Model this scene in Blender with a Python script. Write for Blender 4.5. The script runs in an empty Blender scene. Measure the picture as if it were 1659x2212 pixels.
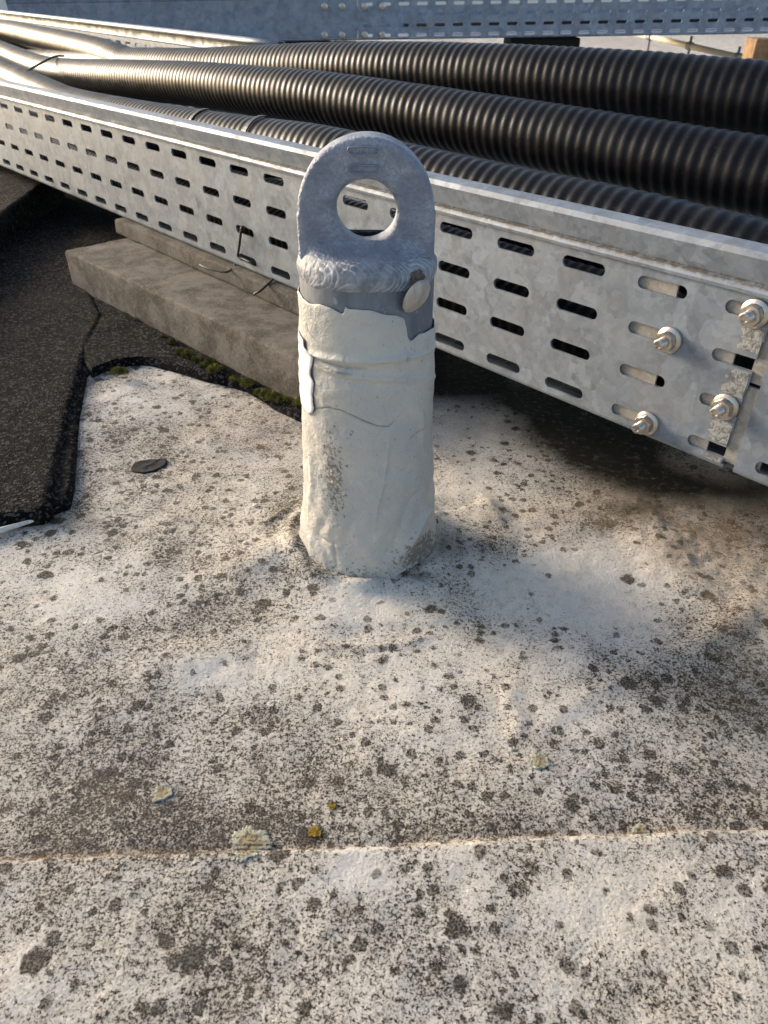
import bpy, bmesh, math, random
import numpy as np
from mathutils import Vector, Matrix
random.seed(7); rng = np.random.default_rng(7)
S = bpy.context.scene
COL = S.collection

# ------------------------------------------------------------------ camera
# measured camera: rows give world X, Y, Z of the camera axes (right, down, forward)
MW = np.array([[0.99996139, 0.0087874, 0.0], [0.00508604, -0.57876498, 0.81547853], [0.00716594, -0.81544704, -0.57878733]])
FPX = 1575.0; CX, CY = 829.5, 1106.0
CAMZ = 0.375
def ray(x, y):
    r = MW @ np.array([x - CX, y - CY, FPX]); return r / np.linalg.norm(r)
def gz(x, y, z=0.0):
    r = ray(x, y); p = r * ((z - CAMZ) / r[2]); return Vector((p[0], p[1], z))
def gy(x, y, Y):
    r = ray(x, y); p = r * (Y / r[1]); return Vector((p[0], p[1], p[2] + CAMZ))
def proj(P):
    P = np.asarray(P, float) - np.array([0, 0, CAMZ]); q = P @ MW
    w = np.where(q[..., 2] > 1e-3, q[..., 2], 1e-3)
    return q[..., 0] / w * FPX + CX, q[..., 1] / w * FPX + CY
cam = bpy.data.cameras.new('camera'); camo = bpy.data.objects.new('camera', cam); COL.objects.link(camo)
R3 = Matrix(((MW[0, 0], -MW[0, 1], -MW[0, 2]), (MW[1, 0], -MW[1, 1], -MW[1, 2]), (MW[2, 0], -MW[2, 1], -MW[2, 2])))
camo.matrix_world = Matrix.Translation((0, 0, CAMZ)) @ R3.to_4x4()
cam.sensor_fit = 'HORIZONTAL'; cam.sensor_width = 36; cam.lens = FPX / 1659 * 36
cam.clip_start = 0.01; cam.clip_end = 500
cam.dof.use_dof = True; cam.dof.focus_distance = 0.56; cam.dof.aperture_fstop = 26
S.camera = camo

# ------------------------------------------------------------------ sky, sun, exposure
SUNV = Vector((-0.85, 0.525, 0)).normalized(); ELEV = math.radians(17)
tosun = Vector((SUNV.x * math.cos(ELEV), SUNV.y * math.cos(ELEV), math.sin(ELEV)))
w = bpy.data.worlds.new('World'); S.world = w; w.use_nodes = True
nt = w.node_tree; nt.nodes.clear()
sky = nt.nodes.new('ShaderNodeTexSky'); sky.sky_type = 'NISHITA'; sky.sun_disc = False
sky.sun_elevation = ELEV; sky.sun_rotation = math.atan2(SUNV.x, SUNV.y)
sky.air_density = 1.0; sky.dust_density = 3.0; sky.ozone_density = 0.8
bg = nt.nodes.new('ShaderNodeBackground'); bg.inputs[1].default_value = 0.15
wo = nt.nodes.new('ShaderNodeOutputWorld')
nt.links.new(sky.outputs[0], bg.inputs[0]); nt.links.new(bg.outputs[0], wo.inputs[0])
sun = bpy.data.lights.new('sun', 'SUN'); suno = bpy.data.objects.new('sun', sun); COL.objects.link(suno)
sun.energy = 2.5; sun.angle = math.radians(18.0); sun.color = (1.0, 0.86, 0.71)
suno.rotation_euler = (-tosun).to_track_quat('-Z', 'Y').to_euler()
S.view_settings.view_transform = 'Standard'; S.view_settings.look = 'None'
S.view_settings.exposure = 0.82; S.view_settings.gamma = 1.0
S.render.engine = 'CYCLES'

# ------------------------------------------------------------------ material helper
class NT:
    def __init__(s, name):
        s.m = bpy.data.materials.new(name); s.m.use_nodes = True; s.t = s.m.node_tree
        s.b = s.t.nodes['Principled BSDF']; s.out = s.t.nodes['Material Output']
        s.co = s.t.nodes.new('ShaderNodeTexCoord').outputs['Object']
    def n(s, typ, **kw):
        nd = s.t.nodes.new(typ)
        for k, v in kw.items():
            if k in nd.inputs: s.set(nd.inputs[k], v)
            else: setattr(nd, k, v)
        return nd
    def set(s, inp, v):
        if isinstance(v, bpy.types.NodeSocket): s.t.links.new(v, inp)
        else:
            if hasattr(inp.default_value, '__len__') and not hasattr(v, '__len__'): v = (v,) * len(inp.default_value)
            if hasattr(v, '__len__') and len(v) == 3 and len(inp.default_value) == 4: v = (*v, 1)
            inp.default_value = v
    def noise(s, scale, detail=4, rough=.55, co=None, dist=0, out='Fac'):
        nd = s.n('ShaderNodeTexNoise', Scale=scale, Detail=detail, Roughness=rough, Distortion=dist)
        s.t.links.new(co or s.co, nd.inputs['Vector']); return nd.outputs[out]
    def vor(s, scale, out='Distance', feature='F1', co=None, rnd=1.0):
        nd = s.n('ShaderNodeTexVoronoi', feature=feature); s.set(nd.inputs['Scale'], scale); s.set(nd.inputs['Randomness'], rnd)
        s.t.links.new(co or s.co, nd.inputs['Vector']); return nd.outputs[out]
    def math(s, op, a, b=0.0, c=0.0, clamp=False):
        nd = s.t.nodes.new('ShaderNodeMath'); nd.operation = op; nd.use_clamp = clamp
        for i, v in enumerate((a, b, c)): s.set(nd.inputs[i], v)
        return nd.outputs[0]
    def ss(s, v, a, b, lo=0.0, hi=1.0):
        nd = s.t.nodes.new('ShaderNodeMapRange'); nd.interpolation_type = 'SMOOTHSTEP'
        for k, x in zip(('Value', 'From Min', 'From Max', 'To Min', 'To Max'), (v, a, b, lo, hi)): s.set(nd.inputs[k], x)
        return nd.outputs[0]
    def mix(s, f, a, b, mode='MIX'):
        nd = s.t.nodes.new('ShaderNodeMix'); nd.data_type = 'RGBA'; nd.blend_type = mode
        s.set(nd.inputs[0], f); s.set(nd.inputs[6], a); s.set(nd.inputs[7], b); return nd.outputs[2]
    def attr(s, name):
        nd = s.t.nodes.new('ShaderNodeAttribute'); nd.attribute_name = name; return nd.outputs['Fac']
    def warp(s, scale, amt, detail=2):
        c = s.noise(scale, detail, out='Color')
        v = s.t.nodes.new('ShaderNodeVectorMath'); v.operation = 'MULTIPLY_ADD'
        s.t.links.new(c, v.inputs[0]); v.inputs[1].default_value = (amt,) * 3; s.t.links.new(s.co, v.inputs[2]); return v.outputs[0]
    def scaled(s, vec, co=None):
        v = s.t.nodes.new('ShaderNodeVectorMath'); v.operation = 'MULTIPLY'
        s.t.links.new(co or s.co, v.inputs[0]); v.inputs[1].default_value = vec; return v.outputs[0]
    def bump(s, h, dist, strength=1.0, prev=None):
        nd = s.n('ShaderNodeBump', Height=h, Distance=dist, Strength=strength)
        if prev: s.t.links.new(prev, nd.inputs['Normal'])
        return nd.outputs[0]
    def fin(s, col=None, rough=None, metal=None, nrm=None, spec=None):
        if col is not None: s.set(s.b.inputs['Base Color'], col)
        if rough is not None: s.set(s.b.inputs['Roughness'], rough)
        if metal is not None: s.set(s.b.inputs['Metallic'], metal)
        if spec is not None: s.set(s.b.inputs['Specular IOR Level'], spec)
        if nrm is not None: s.set(s.b.inputs['Normal'], nrm)
        return s.m

def mat_membrane():
    a = NT('membrane')
    D, GR, BK = a.attr('dirt'), a.attr('green'), a.attr('stain_shade')
    wc = a.warp(55, 0.012)
    low = a.noise(9, 4, .6)
    mid = a.noise(38, 5, .65)
    Dm = a.math('ADD', D, a.math('MULTIPLY', a.math('SUBTRACT', mid, .5), 1.05))
    Dm = a.math('ADD', Dm, a.math('MULTIPLY', a.math('SUBTRACT', low, .5), .5), clamp=True)
    wb = a.warp(160, .005)
    def blot(scale, rad, keep_hi, soft, rough):
        nd = a.n('ShaderNodeTexVoronoi', feature='F1'); a.set(nd.inputs['Scale'], scale); a.t.links.new(wb, nd.inputs['Vector'])
        sep = a.t.nodes.new('ShaderNodeSeparateColor'); a.t.links.new(nd.outputs['Color'], sep.inputs[0])
        r = a.math('MULTIPLY_ADD', sep.outputs[1], rad * .75, rad * .25)
        d = a.math('ADD', nd.outputs['Distance'], a.math('MULTIPLY', a.math('SUBTRACT', a.noise(scale * 3.2, 4, .75), .5), rough))
        m = a.ss(d, a.math('SUBTRACT', r, soft), a.math('ADD', r, soft), 1, 0)
        return a.math('MULTIPLY', m, a.math('LESS_THAN', sep.outputs[0], a.math('MULTIPLY', Dm, keep_hi)))
    big = blot(56, .36, .50, .09, .42); medb = blot(112, .44, 1.1, .08, .40)
    n1 = a.noise(400, 7, .80); n2 = a.noise(850, 5, .78); n3 = a.noise(1400, 3, .7)
    cov = a.math('ADD', a.math('MULTIPLY', n1, .55), a.math('MULTIPLY', n2, .45))
    dens = a.math('ADD', Dm, a.math('ADD', a.math('MULTIPLY', big, .62), a.math('MULTIPLY', medb, .40)))
    thr = a.math('MULTIPLY_ADD', dens, -.135, .591)
    sp = a.ss(cov, thr, a.math('ADD', thr, .034))
    thr2 = a.math('MULTIPLY_ADD', dens, -.15, .66)
    sp = a.math('MAXIMUM', sp, a.math('MULTIPLY', a.ss(n3, thr2, a.math('ADD', thr2, .10)), .7))
    tone = a.ss(n2, .38, .56, .70, 1.0)
    half = a.math('MULTIPLY', a.ss(cov, a.math('SUBTRACT', thr, .05), a.math('ADD', thr, .02)), .22)
    d2 = a.math('MULTIPLY', a.math('MAXIMUM', a.math('MULTIPLY', big, .88), a.math('MULTIPLY', medb, .66)), tone)
    dark = a.math('MAXIMUM', a.math('MAXIMUM', a.math('MULTIPLY', sp, tone), half), d2, clamp=True)
    base = a.mix(a.ss(low, .38, .62), (.73, .68, .60), (.67, .65, .615))
    base = a.mix(a.math('MULTIPLY', a.ss(a.noise(120, 4, .6), .45, .75), .45), base, (.47, .42, .35))
    base = a.mix(a.math('MULTIPLY', a.ss(Dm, .35, 1.0), .30), base, (.44, .39, .33))
    dcol = a.mix(a.ss(a.noise(60, 3), .4, .6), (.014, .011, .010), (.034, .027, .024))
    dcol = a.mix(a.math('MULTIPLY', a.ss(a.noise(26, 3), .5, .7), .5), dcol, (.085, .055, .032))
    dcol = a.mix(a.math('MULTIPLY', GR, .9), dcol, (.085, .070, .016))
    col = a.mix(dark, base, dcol)
    TN = a.attr('tan'); col = a.mix(a.math('MULTIPLY', TN, a.ss(a.noise(45, 5, .7), .25, .6, .5, 1)), col, (.33, .235, .155))
    stain_shade_fac = a.math('MULTIPLY', BK, a.ss(a.noise(150, 7, .75), .28, .50, .72, 1.0), clamp=True)
    col = a.mix(stain_shade_fac, col, (.020, .018, .012))  # black of algae and of shade painted into the deck colour
    # rust-coloured line along the seam
    RU = a.attr('rust'); col = a.mix(a.math('MULTIPLY', RU, a.ss(a.noise(90, 4, .7), .3, .6)), col, (.26, .15, .06))
    b = a.bump(a.noise(420, 5, .7), .0016, 1)
    b = a.bump(a.noise(90, 3, .6), .002, .4, b)
    b = a.bump(a.math('MULTIPLY', a.math('ADD', sp, d2), .8), .0006, .8, b)
    return a.fin(col, a.ss(low, .3, .7, .6, .85), 0, b, .15)

def mat_galv(name='galvanised', base=.40, tint=(.97, 1.0, 1.03), bump=.0001, metal=.55, spang=75, dirtz=None):
    a = NT(name)
    wc = a.warp(60, .018, 3)
    nd = a.n('ShaderNodeTexVoronoi', feature='F1'); a.set(nd.inputs['Scale'], spang); a.t.links.new(wc, nd.inputs['Vector'])
    sep = a.t.nodes.new('ShaderNodeSeparateColor'); a.t.links.new(nd.outputs['Color'], sep.inputs[0])
    wc2 = a.warp(140, .008, 3)
    nd2 = a.n('ShaderNodeTexVoronoi', feature='F1'); a.set(nd2.inputs['Scale'], spang * 2.6); a.t.links.new(wc2, nd2.inputs['Vector'])
    sep2 = a.t.nodes.new('ShaderNodeSeparateColor'); a.t.links.new(nd2.outputs['Color'], sep2.inputs[0])
    v = a.math('ADD', a.math('MULTIPLY', sep.outputs[0], .55), a.math('MULTIPLY', sep2.outputs[0], .45))
    dk, lt = base * .68, base * 1.22
    col = a.mix(v, (dk * tint[0], dk * tint[1], dk * tint[2]), (lt * tint[0], lt * tint[1], lt * tint[2]))
    col = a.mix(a.math('MULTIPLY', a.ss(a.noise(22, 6, .65), .45, .75), .35), col, (base * 1.25, base * 1.22, base * 1.16))
    col = a.mix(a.math('MULTIPLY', a.ss(a.noise(420, 4, .7), .52, .8), .35), col, (base * .6, base * .58, base * .55))
    if dirtz:
        sx = a.t.nodes.new('ShaderNodeSeparateXYZ'); a.t.links.new(a.co, sx.inputs[0])
        dm = a.ss(a.math('ABSOLUTE', a.math('SUBTRACT', sx.outputs[2], dirtz)), .0006, .0022, 1, 0)
        dm = a.math('MULTIPLY', dm, a.ss(a.noise(180, 5, .75), .36, .58)); col = a.mix(dm, col, (.12, .105, .085))
    ro = a.math('ADD', a.math('MULTIPLY', sep.outputs[1], .12), a.ss(a.noise(40, 4), .3, .7, .38, .56))
    b = a.bump(a.noise(300, 4, .6), bump, .6)
    b = a.bump(sep2.outputs[2], bump * .5, .4, b)
    return a.fin(col, ro, metal, b)

def mat_cast():
    a = NT('hot_dip_zinc')
    col = a.mix(a.ss(a.noise(55, 5, .65), .35, .65), (.20, .225, .285), (.36, .385, .45))
    cr = a.vor(330, 'Distance', 'DISTANCE_TO_EDGE', co=a.warp(300, .004)); cr = a.math('ADD', cr, a.math('MULTIPLY', a.noise(420, 4, .7), .5))
    col = a.mix(a.math('MULTIPLY', a.ss(cr, .42, .24), .65), col, (.22, .24, .29))
    col = a.mix(a.math('MULTIPLY', a.ss(a.noise(90, 4, .7), .6, .8), .5), col, (.60, .60, .60))
    rust = a.ss(a.noise(48, 6, .75, dist=.6), .665, .70)
    col = a.mix(a.math('MULTIPLY', rust, .85), col, (.10, .075, .05))
    b = a.bump(a.vor(420, rnd=1.0), .0012, .6)
    b = a.bump(a.noise(650, 4, .7), .0010, .8, b)
    b = a.bump(a.noise(120, 4, .6), .0012, .5, b)
    return a.fin(col, .56, .25, b)

def mat_pipe():
    a = NT('dull_zinc_pipe')
    st = a.noise(60, 5, .6, co=a.scaled((2.5, 2.5, .8)))
    col = a.mix(a.ss(st, .3, .7), (.13, .145, .175), (.19, .21, .24))
    col = a.mix(a.math('MULTIPLY', a.ss(a.noise(110, 5, .7), .62, .68), .55), col, (.42, .43, .45))
    b = a.bump(a.noise(300, 3), .0003, .4)
    return a.fin(col, .5, .45, b)

def mat_wrap():
    a = NT('cream_coating')
    G, CR = a.attr('grime'), a.attr('crack')
    low = a.noise(20, 4, .6)
    col = a.mix(a.ss(low, .35, .65), (.60, .575, .52), (.51, .505, .485))
    specks = a.ss(a.noise(480, 4, .75), .665, .70)
    col = a.mix(a.math('MULTIPLY', specks, .75), col, (.09, .08, .06))
    thr = a.math('MULTIPLY_ADD', G, -.33, .72)
    gm = a.ss(a.noise(330, 5, .75), thr, a.math('ADD', thr, .07))
    col = a.mix(a.math('MULTIPLY', gm, .85), col, (.085, .075, .06))
    col = a.mix(a.math('MULTIPLY', G, .3), col, (.36, .31, .25))
    col = a.mix(a.math('MULTIPLY', CR, a.ss(a.noise(260, 4), .3, .55, .35, 1)), col, (.05, .042, .035))
    b = a.bump(a.noise(150, 5, .65), .0028, .6)
    b = a.bump(a.noise(480, 4, .65), .0012, .6, b)
    b = a.bump(a.noise(38, 3, .5), .005, .5, b)
    return a.fin(col, a.ss(low, .3, .7, .36, .55), 0, b, .4)

def mat_conduit():
    a = NT('black_plastic')
    dust = a.noise(28, 6, .7)
    col = a.mix(a.math('MULTIPLY', a.ss(dust, .42, .75), .6), (.007, .007, .009), (.024, .022, .020))
    sc = a.ss(a.noise(230, 5, .8, co=a.scaled((1, 1, 3))), .62, .7)
    col = a.mix(a.math('MULTIPLY', sc, .5), col, (.12, .11, .10))
    b = a.bump(a.noise(350, 4, .7), .0004, .5)
    a.b.inputs['Specular Tint'].default_value = (.88, .93, 1.0, 1)
    return a.fin(col, a.ss(dust, .3, .7, .32, .46), 0, b, .16)

def mat_concrete(name='concrete', c1=(.31, .285, .25), c2=(.15, .13, .11)):
    a = NT(name)
    col = a.mix(a.ss(a.noise(26, 6, .7), .38, .62), c1, c2)
    col = a.mix(a.math('MULTIPLY', a.ss(a.noise(300, 6, .8), .50, .64), .75), col, (.36, .32, .27))
    col = a.mix(a.math('MULTIPLY', a.ss(a.noise(240, 5, .75, co=a.warp(20, .05)), .56, .7), .7), col, (.045, .037, .03))
    col = a.mix(a.math('MULTIPLY', a.ss(a.noise(34, 4, .7, co=a.warp(9, .1)), .63, .75), .6), col, (.17, .12, .03))
    b = a.bump(a.noise(260, 6, .8), .009, 1)
    b = a.bump(a.noise(40, 4), .006, .4, b)
    return a.fin(col, .9, 0, b, .2)

def mat_felt():
    a = NT('mineral_felt')
    g = a.vor(400, 'Color'); sep = a.t.nodes.new('ShaderNodeSeparateColor'); a.t.links.new(g, sep.inputs[0])
    col = a.mix(a.ss(sep.outputs[0], .62, 1.0), (.004, .004, .005), (.075, .07, .064))
    col = a.mix(a.math('MULTIPLY', a.ss(a.noise(22, 5, .7), .58, .72), .35), col, (.08, .058, .025))
    col = a.mix(a.math('MULTIPLY', a.ss(a.noise(14, 4, .6), .5, .7), .3), col, (.035, .03, .026))
    b = a.bump(a.vor(520), .0014, .8)
    b = a.bump(a.noise(30, 4), .006, .6, b)
    return a.fin(col, .9, 0, b, .08)

def mat_plain(name, c, rough=.5, metal=0.0, vary=.25, sc=60, spec=.5, bump=.0003):
    a = NT(name)
    c2 = tuple(x * (1 - vary) for x in c)
    col = a.mix(a.ss(a.noise(sc, 5, .65), .35, .65), c, c2)
    b = a.bump(a.noise(sc * 4, 4), bump, .5)
    return a.fin(col, rough, metal, b, spec)

def mat_moss():
    a = NT('moss')
    col = a.mix(a.ss(a.noise(150, 4, .7), .35, .65), (.08, .075, .02), (.34, .32, .10))
    b = a.bump(a.noise(900, 4, .7), .002, 1)
    return a.fin(col, .95, 0, b, .1)

def mat_lichen(name, c1, c2, c3):
    a = NT(name)
    r = a.attr('rad')
    col = a.mix(a.ss(r, .45, .85), c1, c2)
    col = a.mix(a.ss(a.noise(500, 5, .75), .5, .62), col, c3)
    b = a.bump(a.noise(700, 4, .7), .0015, 1)
    return a.fin(col, .95, 0, b, .1)

M = dict(mem=mat_membrane(), galv=mat_galv('galvanised', .265, (.87, 1.0, 1.17), metal=.3), galv_end=None, rim=mat_galv('rim_zinc', .27, (.87, 1.0, 1.17), metal=.3, dirtz=.2212),
    galv_end_=None,
    galv_far=mat_galv('weathered_zinc', .29, (.78, .93, 1.2), .0001, .15, 30),
    coup=mat_galv('coupler_zinc', .36, (1.08, 1.02, .93), .0002, .4, 120),
    cast=mat_cast(), weld=None, pipe=mat_pipe(), wrap=mat_wrap(), cond=mat_conduit(), conc=mat_concrete(),
    conc2=mat_concrete('pale_concrete', (.25, .235, .21), (.15, .135, .115)),
    felt=mat_felt(), steel=mat_plain('stainless', (.66, .60, .53), .28, .95, .2, 200),
    wire=mat_plain('black_wire', (.05, .045, .04), .5, .5), flake=mat_plain('white_paint_flake', (.82, .82, .83), .5, 0, .06, 90),
    under=mat_plain('rusty_primer', (.16, .09, .05), .8), tie=mat_plain('tie_plastic', (.02, .02, .022), .45),
    moss=mat_moss(), white=mat_plain('white_render', (.78, .76, .70), .8, 0, .08, 5), rail=mat_plain('cream_pipe', (.80, .74, .58), .5, 0, .1, 20),
    wood=mat_plain('weathered_timber', (.30, .18, .09), .8, 0, .5, 25), disc=None,
    lich=mat_lichen('lichen_grey', (.36, .30, .19), (.52, .52, .41), (.17, .14, .09)),
    lich_o=mat_lichen('lichen_orange', (.30, .19, .03), (.34, .24, .05), (.16, .09, .02)),
    scrap=mat_plain('felt_scrap_black', (.022, .022, .026), .8, 0, .4, 200, .3, .001),
    seal=mat_plain('sealant', (.66, .64, .60), .6, 0, .3, 120), dark=mat_plain('dark_rubber', (.02, .022, .018), .9))
def mat_weld():
    a = NT('weld_metal')
    col = a.mix(a.ss(a.noise(110, 5, .7), .4, .62), (.29, .31, .35), (.17, .18, .20))
    rp_ = a.attr('ripple'); col = a.mix(a.math('MULTIPLY', a.math('MULTIPLY', a.ss(rp_, .55, .95), .6), a.ss(a.noise(40, 3), .4, .6)), col, (.66, .69, .73)); col = a.mix(a.math('MULTIPLY', a.ss(rp_, .45, .05), .35), col, (.17, .17, .17))
    rust = a.ss(a.noise(60, 5, .7, dist=.5), .64, .68); col = a.mix(a.math('MULTIPLY', rust, .8), col, (.13, .10, .075))
    rs = a.attr('rustspot'); rs = a.ss(a.math('ADD', rs, a.math('MULTIPLY', a.math('SUBTRACT', a.noise(160, 4, .7), .5), .7)), .5, .6)
    col = a.mix(rs, col, a.mix(a.ss(a.noise(260, 4, .7), .4, .6), (.10, .04, .02), (.13, .12, .10)))
    b = a.bump(a.noise(500, 4, .7), .0005, .6)
    return a.fin(col, .6, .1, b)
M['weld'] = mat_weld()
def mat_scuff():
    a = NT('scuffed_zinc'); v = a.noise(230, 7, .8, co=a.warp(120, .012))
    col = a.mix(a.ss(v, .42, .58), (.16, .16, .155), (.44, .44, .43))
    return a.fin(col, .5, .3, a.bump(v, .0012, .8))
M['galv_end'] = mat_scuff()
def mat_disc():
    a = NT('painted_pin_head')
    col = a.mix(a.ss(a.noise(120, 5, .7, co=a.scaled((1, 1, .3))), .35, .7), (.50, .46, .41), (.30, .25, .21))
    return a.fin(col, .5, .1, a.bump(a.noise(200, 4), .0006, .5))
M['disc'] = mat_disc()

# ------------------------------------------------------------------ object helpers
def link_mesh(name, verts, faces, mat, parent=None, smooth=False, attrs=None):
    me = bpy.data.meshes.new(name)
    verts = np.asarray(verts, dtype=np.float32)
    if isinstance(faces, np.ndarray):
        me.vertices.add(len(verts)); me.vertices.foreach_set('co', verts.ravel())
        nf, k = faces.shape; me.loops.add(nf * k); me.loops.foreach_set('vertex_index', faces.ravel().astype(np.int32))
        me.polygons.add(nf); me.polygons.foreach_set('loop_start', np.arange(0, nf * k, k, dtype=np.int32))
        me.update(calc_edges=True); me.validate()
    else:
        me.from_pydata([tuple(map(float, v)) for v in verts], [], faces); me.update()
    if smooth: me.polygons.foreach_set('use_smooth', [True] * len(me.polygons))
    for k, v in (attrs or {}).items():
        at = me.attributes.new(k, 'FLOAT', 'POINT'); at.data.foreach_set('value', np.asarray(v, dtype=np.float32).ravel())
    me.materials.append(mat)
    o = bpy.data.objects.new(name, me); COL.objects.link(o)
    if parent: o.parent = parent; o.matrix_parent_inverse = Matrix.Translation(-parent.location)
    return o
def thing(name, label, cat, loc=(0, 0, 0), group=None):
    o = bpy.data.objects.new(name, None); COL.objects.link(o); o.location = loc; o.empty_display_size = .02
    return tag(o, label, cat, group)
def tag(o, label=None, cat=None, group=None, kind=None):
    if label: o['label'] = label
    if cat: o['category'] = cat
    if group: o['group'] = group
    if kind: o['kind'] = kind
    return o
def bm_obj(name, bm, mat, parent=None, smooth=False):
    me = bpy.data.meshes.new(name); bm.normal_update(); bm.to_mesh(me); bm.free(); me.materials.append(mat)
    if smooth: me.polygons.foreach_set('use_smooth', [True] * len(me.polygons))
    o = bpy.data.objects.new(name, me); COL.objects.link(o)
    if parent: o.parent = parent; o.matrix_parent_inverse = Matrix.Translation(-parent.location)
    return o
def grid_faces(nu, nv, wrap_u=False):
    i = np.arange(nu if wrap_u else nu - 1); j = np.arange(nv - 1)
    I, J = np.meshgrid(i, j, indexing='ij'); I2 = (I + 1) % nu
    return np.stack([I * nv + J, I2 * nv + J, I2 * nv + J + 1, I * nv + J + 1], -1).reshape(-1, 4)
def tube_mesh(pts, r, seg=12, rfun=None, closed_ends=True):
    pts = [Vector(p) for p in pts]; n = len(pts); V = []; F = []
    t0 = (pts[1] - pts[0]).normalized(); up = Vector((0, 0, 1)) if abs(t0.z) < .9 else Vector((1, 0, 0))
    a = t0.cross(up).normalized()
    for i, p in enumerate(pts):
        t = (pts[min(i + 1, n - 1)] - pts[max(i - 1, 0)]).normalized()
        a = (a - t * a.dot(t)).normalized(); b = t.cross(a)
        rr = r if rfun is None else rfun(i)
        for k in range(seg):
            an = 2 * math.pi * k / seg; V.append(p + (a * math.cos(an) + b * math.sin(an)) * rr)
    for i in range(n - 1):
        for k in range(seg):
            F.append((i * seg + k, i * seg + (k + 1) % seg, (i + 1) * seg + (k + 1) % seg, (i + 1) * seg + k))
    if closed_ends: F.append(tuple(range(seg))[::-1]); F.append(tuple((n - 1) * seg + k for k in range(seg)))
    return V, F
def spline(P, step):
    P = [np.array(p, float) for p in P]; P = [2 * P[0] - P[1]] + P + [2 * P[-1] - P[-2]]; out = []
    for i in range(1, len(P) - 2):
        L = np.linalg.norm(P[i + 1] - P[i]); m = max(2, int(L / step) * 2)
        for k in range(m):
            t = k / m; a, b, c, d = P[i - 1:i + 3]
            out.append(.5 * ((2 * b) + (-a + c) * t + (2 * a - 5 * b + 4 * c - d) * t * t + (-a + 3 * b - 3 * c + d) * t ** 3))
    out.append(P[-2]); out = np.array(out)
    s = np.r_[0, np.cumsum(np.linalg.norm(np.diff(out, axis=0), axis=1))]
    q = np.arange(0, s[-1], step); return np.stack([np.interp(q, s, out[:, k]) for k in range(3)], 1)
def vnoise(x, y, scale, seed=0, octv=3):
    """value noise, metres -> -1..1"""
    tot = np.zeros_like(x, dtype=float); amp = 1; nrm = 0
    for o in range(octv):
        sc = scale / 2 ** o; X = x / sc + 100.3 + 17 * o + seed * 3.7; Y = y / sc + 57.1 + 31 * o + seed * 5.3
        xi = np.floor(X).astype(np.int64); yi = np.floor(Y).astype(np.int64); fx = X - xi; fy = Y - yi
        fx = fx * fx * (3 - 2 * fx); fy = fy * fy * (3 - 2 * fy)
        def h(a, b):
            v = (a * 374761393 + b * 668265263 + seed * 974711 + o * 131) & 0x7fffffff
            v = ((v ^ (v >> 13)) * 1274126177) & 0x7fffffff; return ((v ^ (v >> 16)) & 0xffff) / 32767.5 - 1
        tot += amp * ((h(xi, yi) * (1 - fx) + h(xi + 1, yi) * fx) * (1 - fy) + (h(xi, yi + 1) * (1 - fx) + h(xi + 1, yi + 1) * fx) * fy)
        nrm += amp; amp *= .5
    return tot / nrm
def pdist(X, Y, line):
    """signed distance to a polyline (2-D) and parameter 0..1"""
    best = np.full(X.shape, 1e9); sg = np.zeros(X.shape); tt = np.zeros(X.shape); n = len(line) - 1
    for i in range(n):
        (ax, ay), (bx, by) = line[i], line[i + 1]; dx, dy = bx - ax, by - ay; L2 = dx * dx + dy * dy
        t = np.clip(((X - ax) * dx + (Y - ay) * dy) / L2, 0, 1); ex, ey = X - ax - t * dx, Y - ay - t * dy
        d = np.hypot(ex, ey); m = d < best
        best = np.where(m, d, best); sg = np.where(m, np.sign(dx * ey - dy * ex), sg); tt = np.where(m, (i + t) / n, tt)
    return best, sg, tt
def gl(pts): return [(gz(x, y).x, gz(x, y).y) for x, y in pts]

PX, PY = -0.0128, 0.489          # post axis

# ------------------------------------------------------------------ roof deck (one sheet to the horizon)
def axis(lo, hi, f0, f1, st):
    fine = np.arange(f0, f1, st); out = [fine]
    s = st; a = f0; L = []
    while a > lo: s = min(s * 1.35, 6); a -= s; L.append(a)
    s = st; a = f1; Rr = []
    while a < hi: s = min(s * 1.35, 6); a += s; Rr.append(a)
    return np.concatenate([np.array(L[::-1]), fine, np.array(Rr)])
gx = axis(-60, 60, -.42, .56, .0022); gyv = axis(-20, 120, .10, 1.02, .0022)
X, Y = np.meshgrid(gx, gyv, indexing='ij')
fade = np.clip(1 - (np.maximum(np.abs(X) - 1.2, 0) + np.maximum(Y - 1.6, 0)) / .6, 0, 1)
Z = 0.0022 * vnoise(X, Y, .09, 1) + .0030 * vnoise(X, Y, .22, 2, 2) + .0009 * vnoise(X, Y, .025, 3) + .0004 * vnoise(X, Y, .010, 4)
rp = np.hypot(X - PX, Y - PY); th = np.arctan2(Y - PY, X - PX)
irr = 1 + .28 * np.sin(3 * th + .8) + .18 * np.sin(7 * th + 2)
Z += .0045 * np.exp(-np.maximum(rp - .056, 0) / (.016 * irr)) + .0022 * np.exp(-np.maximum(rp - .05, 0) ** 2 / (2 * .075 ** 2))
Z += .0042 * np.exp(-((rp - .0665 - .004 * vnoise(X, Y, .03, 81)) / .0055) ** 2) * np.clip(.55 + 1.1 * vnoise(X, Y, .022, 82), 0, 1.3)
# apron patch edge round the post
ap = .118 * (1 + .07 * np.sin(2 * th + 1) + .04 * np.sin(5 * th))
Z += .0016 / (1 + np.exp((rp - ap) / .0018)) * (th < .5)
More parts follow.
